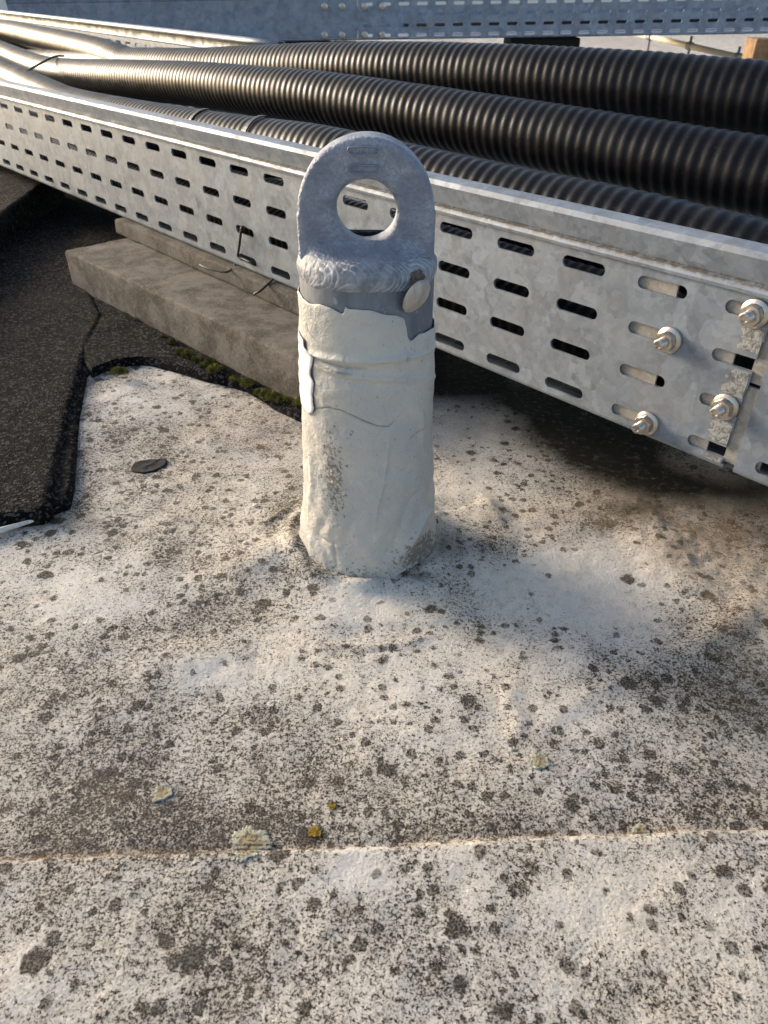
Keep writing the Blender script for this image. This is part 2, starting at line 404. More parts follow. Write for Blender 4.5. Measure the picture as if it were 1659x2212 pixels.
# the overlap seam near the camera: nearer sheet lies on top
sl = gl([(-400, 1885), (0, 1860), (250, 1850), (480, 1843), (700, 1836), (830, 1830), (1010, 1822), (1240, 1812), (1500, 1802), (1659, 1798), (2100, 1786)])
sy = np.interp(X, [p[0] for p in sl], [p[1] for p in sl]) + .0013 * vnoise(X, Y * 0, .03, 9) + .0004 * vnoise(X, Y * 0, .006, 10)
ds = Y - sy
Z += .0034 / (1 + np.exp(ds / .0006)) * (np.abs(X) < 1.5)
Z -= .0010 * np.exp(-((ds - .002) / .002) ** 2)
def ridge(pts, h, wd, asym=0.0, taper=True):
    global Z
    d, sg, t = pdist(X, Y, gl(pts)); e = np.sin(np.pi * np.clip(t, .02, .98)) ** .5 if taper else 1
    Z = Z + h * e * np.exp(-(d / wd) ** 2) * (1 + asym * sg)
ridge([(1110, 1480), (1098, 1520), (1122, 1560), (1105, 1620)], .0018, .006)
ridge([(1150, 1590), (1260, 1520), (1380, 1450), (1500, 1400), (1600, 1360)], .0008, .005)
ridge([(1040, 1065), (1060, 1100), (1085, 1150)], .0025, .007)
ridge([(560, 1145), (600, 1118), (625, 1100)], .0022, .003)
ridge([(655, 1385), (700, 1400), (800, 1402), (880, 1392), (950, 1370)], .0014, .003)
ridge([(640, 1180), (655, 1230), (700, 1265)], .004, .008)
ridge([(430, 1290), (560, 1210), (650, 1190)], .004, .02)
ridge([(250, 1480), (420, 1420), (560, 1420)], .0035, .02)
ridge([(1030, 1400), (1250, 1330), (1500, 1290)], -.003, .03)
ridge([(1360, 1060), (1400, 1130), (1450, 1230), (1520, 1290)], .004, .024)
ridge([(1480, 1420), (1560, 1370), (1659, 1300)], .004, .014)
ridge([(180, 1030), (400, 1020), (640, 1028)], .0012, .003)
ridge([(1400, 1830), (1500, 1800), (1640, 1880)], .002, .008)
# coarse blistered area on the right
d, _, _ = pdist(X, Y, gl([(1400, 1120), (1480, 1200), (1560, 1250)]))
Z += np.exp(-(d / .045) ** 2) * .0016 * np.clip(vnoise(X, Y, .008, 21, 2) + .2, 0, 1)
Z *= fade
U, V = proj(np.stack([X, Y, Z], -1)); inb = (Y > .05)
def blob(lst, base=0.0):
    a = np.full(X.shape, base)
    for (x, y, rx, ry, v) in lst: a = a + v * np.exp(-((U - x) / rx) ** 2 - ((V - y) / ry) ** 2) * inb
    return a
dirt = blob([(330, 1400, 420, 260, .10), (180, 1290, 200, 60, -.25), (470, 1440, 150, 50, -.30), (640, 1100, 90, 60, .20), (800, 1300, 110, 45, -.6), (850, 1460, 150, 60, -.18),
             (1200, 1240, 190, 70, -.55), (1340, 1330, 200, 70, -.42), (1080, 1180, 60, 40, .35), (1290, 1130, 90, 35, .35),
             (1480, 1330, 150, 60, .10), (1000, 930, 130, 60, -.45), (1050, 1050, 100, 70, -.25), (1350, 1250, 60, 50, -.15),
             (780, 1880, 70, 45, -.7), (1250, 1950, 90, 60, -.25), (450, 1460, 90, 35, -.2), (850, 1700, 240, 60, .22), (220, 1740, 260, 90, .18), (450, 1770, 300, 40, .2),
             (640, 1000, 250, 60, -.12), (300, 870, 130, 40, -.15), (1150, 1620, 120, 60, .1), (1580, 1450, 120, 120, .2), (980, 1270, 60, 50, .25),
             (400, 1140, 130, 60, .2), (70, 1500, 120, 120, .1), (720, 1230, 50, 30, .2), (1500, 2050, 260, 120, -.05), (660, 1150, 40, 60, .1), (400, 980, 300, 160, .12)], .58)
dirt += .16 * vnoise(X, Y, .12, 31) + .13 * vnoise(X, Y, .035, 32)
dirt -= .14 * vnoise(X, Y, .09, 1)
dirt += .25 * np.exp(-((ds - .008) / .010) ** 2) * (ds > 0)
green = blob([(600, 1060, 120, 90, .8), (980, 1270, 90, 60, .7), (1620, 1480, 120, 160, .6), (1360, 1140, 120, 50, .5), (640, 1340, 90, 40, .4), (1050, 1330, 80, 50, .5), (100, 1120, 150, 40, .4)], .06)
stain_shade = blob([(1000, 800, 130, 60, 1.6), (900, 800, 90, 50, 1.2), (1230, 915, 130, 60, 1.3), (1340, 985, 120, 66, 1.25), (1450, 1050, 110, 42, .9), (1250, 1000, 70, 40, .2), (1620, 1060, 120, 30, .8), (1180, 860, 120, 30, .9), (985, 1190, 30, 40, .3),
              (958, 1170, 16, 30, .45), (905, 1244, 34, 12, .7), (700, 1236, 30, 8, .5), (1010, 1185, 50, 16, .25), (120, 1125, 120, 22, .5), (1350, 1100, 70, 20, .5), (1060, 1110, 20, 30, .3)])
stain_shade = np.clip(stain_shade + .25 * (stain_shade > .05) * vnoise(X, Y, .03, 41), 0, 1)  # black algae, plus painted shade below the tray and beside the post foot
tan = np.clip(blob([(1520, 1140, 170, 110, .62), (1380, 1070, 120, 50, .4), (1600, 1300, 90, 90, .35), (1180, 1130, 90, 50, .3), (560, 930, 190, 70, .25), (980, 980, 60, 90, .2), (1650, 1050, 120, 60, .5)]) * (1 + .5 * vnoise(X, Y, .04, 91)), 0, .8)
rust = .5 * np.exp(-((ds - .0022) / .0022) ** 2) * np.clip(.55 + vnoise(X, Y, .05, 51), 0, 1)
link_mesh('roof_deck', np.stack([X, Y, Z], -1).reshape(-1, 3), grid_faces(len(gx), len(gyv)), M['mem'], None, True,
          dict(dirt=np.clip(dirt, 0, 1), green=np.clip(green, 0, 1), stain_shade=stain_shade, tan=tan, rust=np.clip(rust, 0, 1)))['kind'] = 'structure'
def ground_h(x, y):
    i = np.clip(np.searchsorted(gx, x), 1, len(gx) - 1); j = np.clip(np.searchsorted(gyv, y), 1, len(gyv) - 1); return float(Z[i, j])

# ------------------------------------------------------------------ anchor post
post = thing('anchor_post', 'round steel anchor post with a flattened eyelet on top, wrapped in cream roof coating', 'anchor post', (PX, PY, 0))
def lathe(name, prof, mat, parent, n=96, c=(PX, PY), cap=True):
    V = []; 
    for k in range(n):
        a = 2 * math.pi * k / n
        for r, z in prof: V.append((c[0] + r * math.cos(a), c[1] + r * math.sin(a), z))
    F = [tuple(f) for f in grid_faces(n, len(prof), True)]
    if cap:
        m = len(prof); V.append((c[0], c[1], prof[-1][1])); e = len(V) - 1
        for k in range(n): F.append((k * m + m - 1, ((k + 1) % n) * m + m - 1, e))
    return link_mesh(name, V, F, mat, parent, True)
lathe('pipe', [(.0450, -.01), (.0450, .2285), (.043, .234), (.03, .238)], M['pipe'], post)

# weld bead: overlapping crescent ripples round the pipe top
def weld():
    nu, nv = 900, 40; a = np.linspace(0, 2 * np.pi, nu, endpoint=False); t = np.linspace(0, 1, nv)
    A, T = np.meshgrid(a, t, indexing='ij')
    ang = np.pi * (T * 1.0)                     # from pipe wall (bottom) over to cap top
    hw = .0068 + .0006 * np.sin(A * 5) + .0005 * np.sin(A * 11 + 1)
    # crescent phase: ripples slant with T
    ph = A * 27 + 6.0 * (T - .5) ** 2 * 4 + 2.0 * T + 2.2 * np.sin(A * 5) + 1.3 * np.sin(A * 13 + 1) + 1.2 * vnoise(A * .05, T * .02, .01, 15)
    rip = .00055 * (1 - (ph / np.pi % 1.0)) * (.5 + .5 * vnoise(A * .05, T * .01, .02, 16)) * np.sin(np.pi * T) ** .5 * .9 + .0006 * vnoise(A * .05, T * .016, .006, 17) + .0005 * vnoise(A * .05, T * .02, .004, 5)
    bulge = .0012 * np.sin(np.pi * T) * (1 + .25 * np.sin(A * 4 + 2)) + rip
    r0 = .0452 - .0055 * T ** 2.6; z0 = .2245 + .0165 * T + .0008 * np.sin(A * 3)
    nr, nz = np.cos(T * 1.1), np.sin(T * 1.1)
    r = r0 + bulge * nr; z = z0 + bulge * nz * .8
    P = np.stack([PX + r * np.cos(A), PY + r * np.sin(A), z], -1).reshape(-1, 3)
    u_ = (ph / np.pi) % 1.0
    rd = np.exp(-((np.mod(A + np.pi / 2 + np.pi, 2 * np.pi) - np.pi - .80) / .20) ** 2) * np.exp(-((T - .35) / .45) ** 2)
    link_mesh('weld_bead', P, grid_faces(nu, nv, True), M['weld'], post, True, dict(ripple=1 - u_, rustspot=rd))
weld()

# eyelet: thick plate with a round top and a round hole, soft cast edges
def eyelet():
    T2, R, RH = .0128, .0427, .0193; cz, hz = .2640, .2640; zb = .236
    N = 240; V = []; F = []
    def outer(k):
        a = 2 * math.pi * k / N + math.pi / 2
        x, z = math.cos(a), math.sin(a)
        if z >= 0: return (R * x, cz + R * z), (x, z)
        # straight sides down to a base, as a square-ish lower half
        t = -a + math.pi * .5
        sx = max(-1, min(1, x * 1.55)); sz = max(-1, min(1, z * 1.35))
        return ((R + .0008) * sx, cz + (cz - zb) * sz), (x, z)
    def inner(k):
        a = 2 * math.pi * k / N + math.pi / 2; return (RH * math.cos(a), hz + RH * math.sin(a)), (math.cos(a), math.sin(a))
    rings = []
    # ring definition: blend 0 = inner hole edge, 1 = outer edge; y offset
    rf = .0032
    prof = []
    for k in range(7):   # hole inner rounding front
        a = math.pi / 2 * k / 6; prof.append(('i', rf * (1 - math.sin(a)), -T2 + rf * (1 - math.cos(a)) if False else -(T2 - rf) - rf * math.sin(a), k))
    front = []
    def ring(fn):
        base = len(V)
        for k in range(N):
            x, z, y = fn(k)
            nz = .0003 * math.sin(k * math.pi / 24 + y * 300)
            V.append((PX + x, PY + y, z + nz * .6))
        rings.append(base)
    def rin(off, y): ring(lambda k: (inner(k)[0][0] + inner(k)[1][0] * off, inner(k)[0][1] + inner(k)[1][1] * off, y))
    def rout(off, y): ring(lambda k: (outer(k)[0][0] - outer(k)[1][0] * off, outer(k)[0][1] - (outer(k)[1][1] * off if outer(k)[1][1] > 0 else 0), y))
    def rmix(f, y): ring(lambda k: (inner(k)[0][0] * (1 - f) + outer(k)[0][0] * f, inner(k)[0][1] * (1 - f) + outer(k)[0][1] * f, y))
    rh = .004; ro = .0030
    rin(0, 0)
    for k in range(6): a = math.pi / 2 * k / 5; rin(rh * (1 - math.cos(a)), -(T2 - rh) - rh * math.sin(a))
    for f in (.28, .4, .55, .7, .82): rmix(f, -T2 - .0003 * math.sin(f * 9))
    for k in range(6): a = math.pi / 2 * k / 5; rout(ro * (1 - math.sin(a)), -(T2 - ro) - ro * math.cos(a))
    rout(0, 0)
    for k in range(6): a = math.pi / 2 * k / 5; rout(ro * (1 - math.cos(a)), (T2 - ro) + ro * math.sin(a))
    for f in (.82, .7, .55, .4, .28): rmix(f, T2)
    for k in range(6): a = math.pi / 2 * k / 5; rin(rh * (1 - math.sin(a)), (T2 - rh) + rh * math.cos(a))
    rings.append(rings[0])
    for i in range(len(rings) - 1):
        a, b = rings[i], rings[i + 1]
        for k in range(N): F.append((a + k, a + (k + 1) % N, b + (k + 1) % N, b + k))
    e = link_mesh('eyelet', V, F, M['cast'], post, True)
    # fillet between plate and cap: swelling base
    nu, nv = 120, 24; P = []
    for i in range(nu):
        a = 2 * math.pi * i / nu
        for j in range(nv):
            t = j / (nv - 1)
            # from rounded rectangle of the plate (top) out to the cap circle (bottom)
            pr = (.0428 * (abs(math.cos(a)) ** .5) * math.copysign(1, math.cos(a)), .0128 * (abs(math.sin(a)) ** .5) * math.copysign(1, math.sin(a)))
            cr = (.0405 * math.cos(a), .0405 * math.sin(a)); f = t
            s = (1 - t) ** 3
            P.append((PX + pr[0] * (1 - f) + cr[0] * f, PY + pr[1] * (1 - f) + cr[1] * f, .2395 + .0085 * s - .0006 * t))
    link_mesh('cap', P, grid_faces(nu, nv, True), M['cast'], post, True)
    # two stamped bars above the hole
    for zc in (.2996, .2896):
        bm = bmesh.new(); W2, H2, tr = .0096, .0024, .0017; ring_ = []
        n = 48; pts = []
        for k in range(n):
            a = 2 * math.pi * k / n; ca, sa = math.cos(a), math.sin(a)
            pts.append((PX - .0012 + math.copysign(abs(ca) ** .35, ca) * W2, zc + math.copysign(abs(sa) ** .45, sa) * H2))
        Vv = []; cx_ = PX - .0012
        for k in range(n):
            px_, pz_ = pts[k]
            for f, hgt in ((1.16, -.0006), (1.08, .0012), (1.0, .0026), (.88, .0028), (.76, .0020), (.64, .0006), (.40, .0003), (.02, .0003)):
                e_ = (1 - f) * H2
                dx, dz = px_ - cx_, pz_ - zc; fx = 1 - (1 - f) * H2 / W2 * 1.0
                Vv.append((cx_ + dx * (fx if f > .3 else .6), PY - T2 + .0003 - hgt, zc + dz * f))
        Ff = [tuple(f) for f in grid_faces(n, 8, True)]
        bar = link_mesh('stamped_mark', Vv, Ff, M['cast'], post, True)
eyelet()

# membrane sleeve
def sleeve():
    nu, nv = 560, 520
    def hit(x, y, rad=.0468):
        r = ray(x, y); o = np.array([-PX, -PY]); a = r[0] ** 2 + r[1] ** 2; b = 2 * (r[0] * o[0] + r[1] * o[1]); c = o @ o - rad * rad
        D = b * b - 4 * a * c
        t = (-b - math.sqrt(D)) / (2 * a) if D > 0 else -b / (2 * a)
        return math.atan2(r[0] * t - PX, -(r[1] * t - PY)), CAMZ + r[2] * t
    e = [hit(*p) for p in [(648, 638), (652, 645), (661, 653), (690, 658), (715, 664), (738, 678), (743, 677), (745, 664), (752, 668), (770, 668), (800, 672), (835, 680), (858, 684), (874, 689), (878, 705), (881, 728), (888, 736), (896, 733), (908, 722), (925, 714), (936, 708)]]
    eth = [-math.pi] + [p[0] for p in e] + [math.pi]; ez = [e[0][1] - .004] + [p[1] for p in e] + [e[-1][1]]
    th = np.linspace(-math.pi, math.pi, nu, endpoint=False)
    top = np.interp(th, eth, ez) + .0003 * np.sin(th * 17) + .0004 * vnoise(th * .05, th * 0, .008, 3)
    t = np.linspace(0, 1, nv) ; TH, T = np.meshgrid(th, t, indexing='ij')
    zbot = -.004; Zs = zbot + (top[:, None] - zbot) * T
    zk = [-.004, .004, .014, .026, .045, .070, .10, .135, .155, .168, .190, .23]
    rk = [.064, .0585, .0560, .0540, .0525, .0507, .0492, .0485, .0485, .0476, .0470, .0466]
    r = np.interp(Zs, zk, rk)
    A = TH * .048                                   # arc length coordinate
    r += .00042 * vnoise(A, Zs, .010, 64, 2) + .0016 * np.clip(vnoise(A * 1.0 + Zs * .6, Zs * .35, .016, 65, 2), -.2, 1) * np.clip((.16 - Zs) / .06, 0, 1) + .0006 * vnoise(A, Zs, .02, 61) + .0007 * vnoise(A, Zs, .045, 62) + .00012 * vnoise(A, Zs, .006, 63)
    r -= .0008 * np.exp(-(top[:, None] - Zs) / .0006)          # thin feather edge
    crack = np.zeros_like(r); 
    def P(pts): return [(hit(*p)[0] * .048, hit(*p)[1]) for p in pts]
    def rid(pts, h, wd, step=0.0, cr=0.0, cw=.0006, taper=True):
        nonlocal r, crack
        d, sg, tt = pdist(A, Zs, P(pts)); en = np.sin(np.pi * np.clip(tt, .03, .97)) ** .4 if taper else 1
        r = r + h * np.exp(-(d / wd) ** 2) * en
        if step: r = r + step * en * np.where(sg > 0, 1, 0) * np.exp(-(d / .018) ** 2)
        if cr: crack = np.maximum(crack, cr * en * np.exp(-(d / cw) ** 2))
    rid([(655, 752), (685, 767), (740, 776), (798, 778), (860, 774), (905, 765), (936, 747)], .0024, .0023)
    rid([(686, 789), (720, 800), (745, 806), (790, 815), (850, 818), (938, 812)], .0021, .0021)
    rid([(670, 760), (700, 780), (745, 793), (790, 796)], -.0008, .0016, 0, .55, .0012)
    rid([(686, 785), (720, 797), (760, 806)], 0, .001, 0, .7, .0009)
    rid([(684, 881), (714, 877), (740, 884), (764, 895), (790, 908), (814, 917), (838, 919), (848, 909)], -.0009, .0009, .0009, .95, .0005)
    rid([(842, 925), (836, 990), (826, 1050), (815, 1090), (808, 1140)], .0008, .0012, .0007, .25, .0005)
    rid([(880, 945), (900, 930), (918, 915)], -.0007, .0012, 0, .4, .0006)
    rid([(660, 690), (668, 715), (690, 740)], -.0005, .0008, 0, .8, .0005)
    rid([(850, 1195), (880, 1150), (905, 1105), (925, 1060)], .0034, .0045)
    rid([(790, 1185), (830, 1130), (860, 1090)], .0012, .005)
    rid([(870, 1215), (905, 1165), (932, 1110)], -.001, .003)
    rid([(700, 1205), (690, 1160), (672, 1120)], .0016, .005)
    rid([(720, 1100), (700, 1150), (730, 1200)], -.0014, .004)
    rid([(860, 1255), (885, 1250), (915, 1230), (930, 1205)], -.0012, .002, 0, .9, .0030)
    rid([(675, 1205), (690, 1225), (715, 1240), (740, 1248)], -.0010, .002, 0, .75, .0018)
    rid([(930, 1110), (938, 1150), (937, 1180)], -.001, .002, 0, .7, .0015)
    rid([(668, 1030), (672, 1060), (690, 1090)], -.0014, .003, 0, .3, .002)
    rid([(700, 1010), (770, 1040), (850, 1035), (920, 1060)], .0010, .004)
    rid([(820, 1200), (850, 1150), (870, 1090), (900, 1040)], -.0012, .0030)
    rid([(745, 1190), (760, 1130), (790, 1080)], -.0010, .0035)
    rid([(700, 850), (760, 838), (830, 850), (900, 842)], .0009, .004)
    rid([(890, 870), (910, 900), (905, 960), (925, 1020)], .0011, .0035)
    rid([(676, 980), (684, 1040), (680, 1100)], .0014, .0035)
    rid([(770, 690), (830, 705), (870, 712)], .0005, .0012)
    rid([(700, 1150), (730, 1165), (740, 1210)], -.0010, .0022, 0, .35, .0008)
    # crusty pitted zone on the left below the crack
    pz = np.exp(-((A + .024) / .011) ** 2) * np.exp(-((Zs - .085) / .042) ** 2)
    r += pz * .0009 * np.clip(vnoise(A, Zs, .005, 71, 3), -.5, 1)
    d, sg, tt = pdist(A, Zs, P([(700, 920), (700, 1000), (690, 1080)]))
    grime = .30 * np.exp(-np.maximum(Zs - .012, 0) / .008) + .55 * pz + .75 * np.exp(-((TH - .85) / .35) ** 2) * np.exp(-((Zs - .020) / .012) ** 2) + .26 + .3 * np.exp(-((TH - 1.15) / .35) ** 2) * np.exp(-((Zs - .004) / .014) ** 2)
    grime += .22 * np.exp(-((Zs - .165) / .006) ** 2) * np.exp(-((TH + .75) / .4) ** 2)
    grime += .18 * vnoise(A, Zs, .03, 77)
    V = np.stack([PX + r * np.sin(TH), PY - r * np.cos(TH), Zs], -1).reshape(-1, 3)
    f = grid_faces(nu, nv, True)
    link_mesh('coating_wrap', V, f, M['wrap'], post, True, dict(grime=np.clip(grime, 0, 1), crack=np.clip(crack, 0, 1)))
    # peeled white flake on the left limb, brown edge behind it
    fe_ = [(648, 735, 656), (650, 752, 659), (650, 768, 670), (651, 772, 678), (651, 800, 673), (652, 812, 674), (652, 826, 681), (652, 845, 681), (651, 852, 678), (650, 862, 680), (650, 880, 682), (657, 890, 679), (663, 893, 670)]
    for mat, nm, edge, off in ((M['under'], 'primer_edge', [(a_, b_ - 1, c_ + 1.3) for a_, b_, c_ in fe_], .0004), (M['flake'], 'paint_flake', fe_, .0010)):
        Vv = []; n = len(edge); m = 14
        ys = np.linspace(edge[0][1], edge[-1][1], 60)
        for y in ys:
            x1 = np.interp(y, [q[1] for q in edge], [q[2] for q in edge]) + 1.6 * float(vnoise(np.array([y * .001]), np.array([0.]), .006, 88)[0])
            th1, z1 = hit(x1, y, .0485)
            th0 = -1.75
            for k in range(m):
                q = k / (m - 1); tt = th0 + (th1 - th0) * q
                rr = np.interp(z1, zk, rk) + off + .0010 * (q ** 6) + .0002 * math.sin(y * .2 + q * 4)
                Vv.append((PX + rr * math.sin(tt), PY - rr * math.cos(tt), z1))
        o = link_mesh(nm, Vv, grid_faces(60, m), mat, post, True)
        md = o.modifiers.new('solid', 'SOLIDIFY'); md.thickness = .0003
sleeve()

# pin with round domed head
def pin():
    nrm = Vector((.66, -.62, -.34)).normalized(); c = gy(901, 641, PY - .040)
    base = Vector((PX + .0445 * math.sin(.80), PY - .0445 * math.cos(.80), c.z + .006))
    bm = bmesh.new()
    prof = [(.0, .0034), (.003, .0033), (.006, .0028), (.0090, .0018), (.0108, .0006), (.0115, -.0004), (.0113, -.0014), (.0100, -.0020), (.0, -.0020)]
    q = nrm.to_track_quat('Z', 'Y').to_matrix(); V = []; n = 48
    for k in range(n):
        a = 2 * math.pi * k / n; wv = 1 + .02 * math.sin(3 * a + 1)
        for r, z in prof: V.append(c + q @ Vector((r * wv * math.cos(a), r * wv * math.sin(a), z)))
    hd = link_mesh('pin_head', V, [tuple(f) for f in grid_faces(n, len(prof), True)], M['disc'], post, True)
    V, F = tube_mesh([base - nrm * .006, c - nrm * .001], .0042, 20); link_mesh('pin', V, F, M['under'], post, True)
pin()

# ------------------------------------------------------------------ perforated sheet generator
def slot_sheet(mapf, cells, thick, n=6):
    """cells: (a0, a1, b0, b1, hole) hole = None or (c0, c1, bc, h, kind) kind round | rect | open"""
    V = []; F = []
    def put(a, b, t): V.append(mapf(a, b, t)); return len(V) - 1
    def both(loop_in, loop_out, closed):
        m = len(loop_in)
        idx = [[put(a, b, t) for a, b in L] for t in (0, thick) for L in (loop_in, loop_out)]
        fi, fo, bi, bo = idx; rngm = range(m) if closed else range(m - 1)
        for k in rngm:
            k2 = (k + 1) % m
            F.append((fi[k], fi[k2], fo[k2], fo[k])); F.append((bi[k], bo[k], bo[k2], bi[k2])); F.append((fi[k], bi[k], bi[k2], fi[k2])); F.append((fo[k], fo[k2], bo[k2], bo[k]))
        if not closed:
            for k in (0, m - 1): F.append((fi[k], fo[k], bo[k], bi[k]))
    for a0, a1, b0, b1, h in cells:
        if h is None:
            i = [put(a, b, 0) for a, b in ((a0, b0), (a1, b0), (a1, b1), (a0, b1))]; j = [put(a, b, thick) for a, b in ((a0, b0), (a1, b0), (a1, b1), (a0, b1))]
            F.append(tuple(i)); F.append(tuple(j[::-1]))
            for k in range(4): F.append((i[k], j[k], j[(k + 1) % 4], i[(k + 1) % 4]))
            continue
        c0, c1, bc, hh, kind = h; r = hh / 2; L = []
        if kind == 'rect': r2 = .0012
        else: r2 = r
        def arc(cx_, cz_, s, e, rr, m): return [(cx_ + rr * math.cos(s + (e - s) * k / m), cz_ + rr * math.sin(s + (e - s) * k / m)) for k in range(m + 1)]
        if kind == 'open':
            L = [(a1, bc + r)] + arc(c0 + r, bc, math.pi / 2, 3 * math.pi / 2, r, n * 2) + [(a1, bc - r)]
            O = [(a1, b1)]
            m = n * 2 + 1
            O += [(c0 + r, b1)] + [(a0, b1)] * 0
            seg = []
            for k in range(m):
                t = k / (m - 1)
                if t < .25: seg.append((c0 + r + (a0 - c0 - r) * t / .25, b1))
                elif t <= .75: seg.append((a0, b1 + (b0 - b1) * (t - .25) / .5))
                else: seg.append((a0 + (c0 + r - a0) * (t - .75) / .25, b0))
            O = [(a1, b1)] + seg + [(a1, b0)]
            both(L, O, False); continue
        L = arc(c1 - r2, bc + r - r2, 0, math.pi / 2, r2, n) + arc(c0 + r2, bc + r - r2, math.pi / 2, math.pi, r2, n) + arc(c0 + r2, bc - r + r2, math.pi, 1.5 * math.pi, r2, n) + arc(c1 - r2, bc - r + r2, 1.5 * math.pi, 2 * math.pi, r2, n)
        m4 = n + 1; O = []
        for (p, cc, q_) in (((a1, bc), (a1, b1), ((c0 + c1) / 2, b1)), (((c0 + c1) / 2, b1), (a0, b1), (a0, bc)), ((a0, bc), (a0, b0), ((c0 + c1) / 2, b0)), (((c0 + c1) / 2, b0), (a1, b0), (a1, bc))):
            h1 = n // 2
            for k in range(m4):
                if k <= h1: t = k / h1; O.append((p[0] + (cc[0] - p[0]) * t, p[1] + (cc[1] - p[1]) * t))
                else: t = (k - h1) / (m4 - h1); O.append((cc[0] + (q_[0] - cc[0]) * t, cc[1] + (q_[1] - cc[1]) * t))
        both(L, O, True)
    return V, F
def add_mesh(A, B):
    n = len(A[0]); A[0].extend(B[0]); A[1].extend([tuple(i + n for i in f) for f in B[1]])
def strip(prof, a0, a1, mapf2, thick, na=1):
    """extrude an open profile [(q,z)] along a, given thickness by offsetting"""
    P = [Vector((q, z)) for q, z in prof]; off = []
    for i, p in enumerate(P):
        t = (P[min(i + 1, len(P) - 1)] - P[max(i - 1, 0)]).normalized(); off.append(p + Vector((t.y, -t.x)) * thick)
    V = []; F = []; m = len(P); As = np.linspace(a0, a1, na + 1)
    for a in As:
        for p in P + off[::-1]: V.append(mapf2(a, p.x, p.y))
    k2 = 2 * m
    for s in range(na):
        for k in range(k2): F.append((s * k2 + k, s * k2 + (k + 1) % k2, (s + 1) * k2 + (k + 1) % k2, (s + 1) * k2 + k))
    F.append(tuple(range(k2))[::-1]); F.append(tuple(na * k2 + k for k in range(k2)))
    return V, F

Ud = Vector((.6728, -.7398, 0)).normalized(); Nn = Vector((-.7398, -.6728, 0)).normalized()
def tp(s, q, z): return Vector((0, 0, z)) + Ud * s - Nn * q        # tray space -> world
Q0 = .5; TH_ = .0022
ROWS = [.204, .1695, .1350, .1000]; ROWB = [.216, .18675, .15225, .1175, .0905]
def columns(s_last, s_min, p_near=.068, p_far=.0712, brk=-.48):
    out = [s_last]
    while out[-1] > s_min: out.append(out[-1] - (p_near if out[-1] > brk else p_far))
    return out
RIMP = [(Q0 - .0008, .2160), (Q0 - .0012, .2176), (Q0 - .0004, .2192), (Q0 + .0036, .2200), (Q0 + .0052, .2212), (Q0 + .0022, .2330), (Q0 + .0010, .2380), (Q0 + .0020, .2404), (Q0 + .0065, .2418), (Q0 + .013, .2422), (Q0 + .0175, .2412), (Q0 + .0190, .2385), (Q0 + .0188, .2330)]
BOTP = [(Q0 + .30, .0860), (Q0 + .006, .0860), (Q0 + .0025, .0868), (Q0 + .0006, .0884), (Q0, .0905)]
def near_section(root, s_start, s_end, first_cols, open_last=False):
    cells = []; cols = first_cols
    for r in range(4):
        b1, b0 = ROWB[r], ROWB[r + 1]; edge = s_end
        jit = (.0008, -.0002, -.0008, -.0014)[r]
        prev = s_end
        for i, c in enumerate(cols):
            a1 = prev; a0 = c - .014
            if a0 < s_start: cells.append((s_start, a1, b0, b1, None)); prev = None; break
            if i == 0 and open_last: cells.append((a0, s_end + jit, b0, b1, (c, s_end, ROWS[r], .0095, 'open')))
            else: cells.append((a0, a1, b0, b1, (c, c + .0395, ROWS[r], .0095, 'round')))
            prev = a0
        if prev is not None and prev > s_start: cells.append((s_start, prev, b0, b1, None))
    V, F = slot_sheet(lambda a, b, t: tp(a, Q0 + t, b), cells, TH_)
    side = link_mesh('side_wall', V, F, M['galv'], root)
    A = strip(RIMP, s_start, s_end, tp, -TH_ * .8, 60)
    # slight waviness of the rim
    link_mesh('rim', A[0], A[1], M['rim'], root, True).data.set_sharp_from_angle(angle=math.radians(35))
    bl = strip(BOTP[1:], s_start, s_end, tp, TH_, 2)
    fl = []
    for k in range(6):
        b0 = Q0 + .006 + k * .049; b1 = b0 + .049; prev = s_end
        for i, c in enumerate(cols):
            a0 = c - .014
            if a0 < s_start: fl.append((s_start, prev, b0, b1, None)); prev = None; break
            if prev - a0 < .056: fl.append((a0, prev, b0, b1, None))
            else: fl.append((a0, prev, b0, b1, (c, c + .0395, (b0 + b1) / 2, .016, 'round')))
            prev = a0
    Vf, Ff = slot_sheet(lambda a, b, t: tp(a, b, .0860 + t), fl, TH_, 4)
    add_mesh(bl, (Vf, Ff)); link_mesh('floor_panel', bl[0], bl[1], M['galv'], root)
tray = thing('cable_tray', 'long galvanised slotted cable tray running behind the post and ending in a ground-off cut edge', 'cable tray', tp(-1.6, Q0 + .15, .086))
cols1 = columns(-.2055, -3.4)
near_section(tray, -3.4, -.1745, cols1, True)
# scuffed bare patches at the cut end (thin ground areas in the zinc, each a shallow raised skin)
def patch(pts, mat, off=-.0003):
    Vv = [tp(s, Q0 + off, z) for s, z in pts]; c = sum(Vv, Vector()) / len(Vv); n = len(Vv)
    Vv = Vv + [v + Nn * -.0004 for v in Vv]
    return link_mesh('ground_off_patch', Vv, [tuple(range(n))[::-1]] + [(k, (k + 1) % n, n + (k + 1) % n, n + k) for k in range(n)], mat, tray)
def rag(s0, s1, z0, z1, n=9, j=.0016):
    out = []
    for k in range(n): out.append((s0 + random.uniform(-j, j) * 2, z0 + (z1 - z0) * k / (n - 1)))
    for k in range(n): out.append((s1, z1 + (z0 - z1) * k / (n - 1)))
    return out
patch(rag(-.188, -.1747, .1782, .1965), M['galv_end']); patch(rag(-.1895, -.1758, .1445, .1635), M['galv_end'])
patch(rag(-.1905, -.1762, .1062, .1240), M['galv_end']); patch(rag(-.1920, -.1768, .0910, .0945, 5), M['galv_end'])
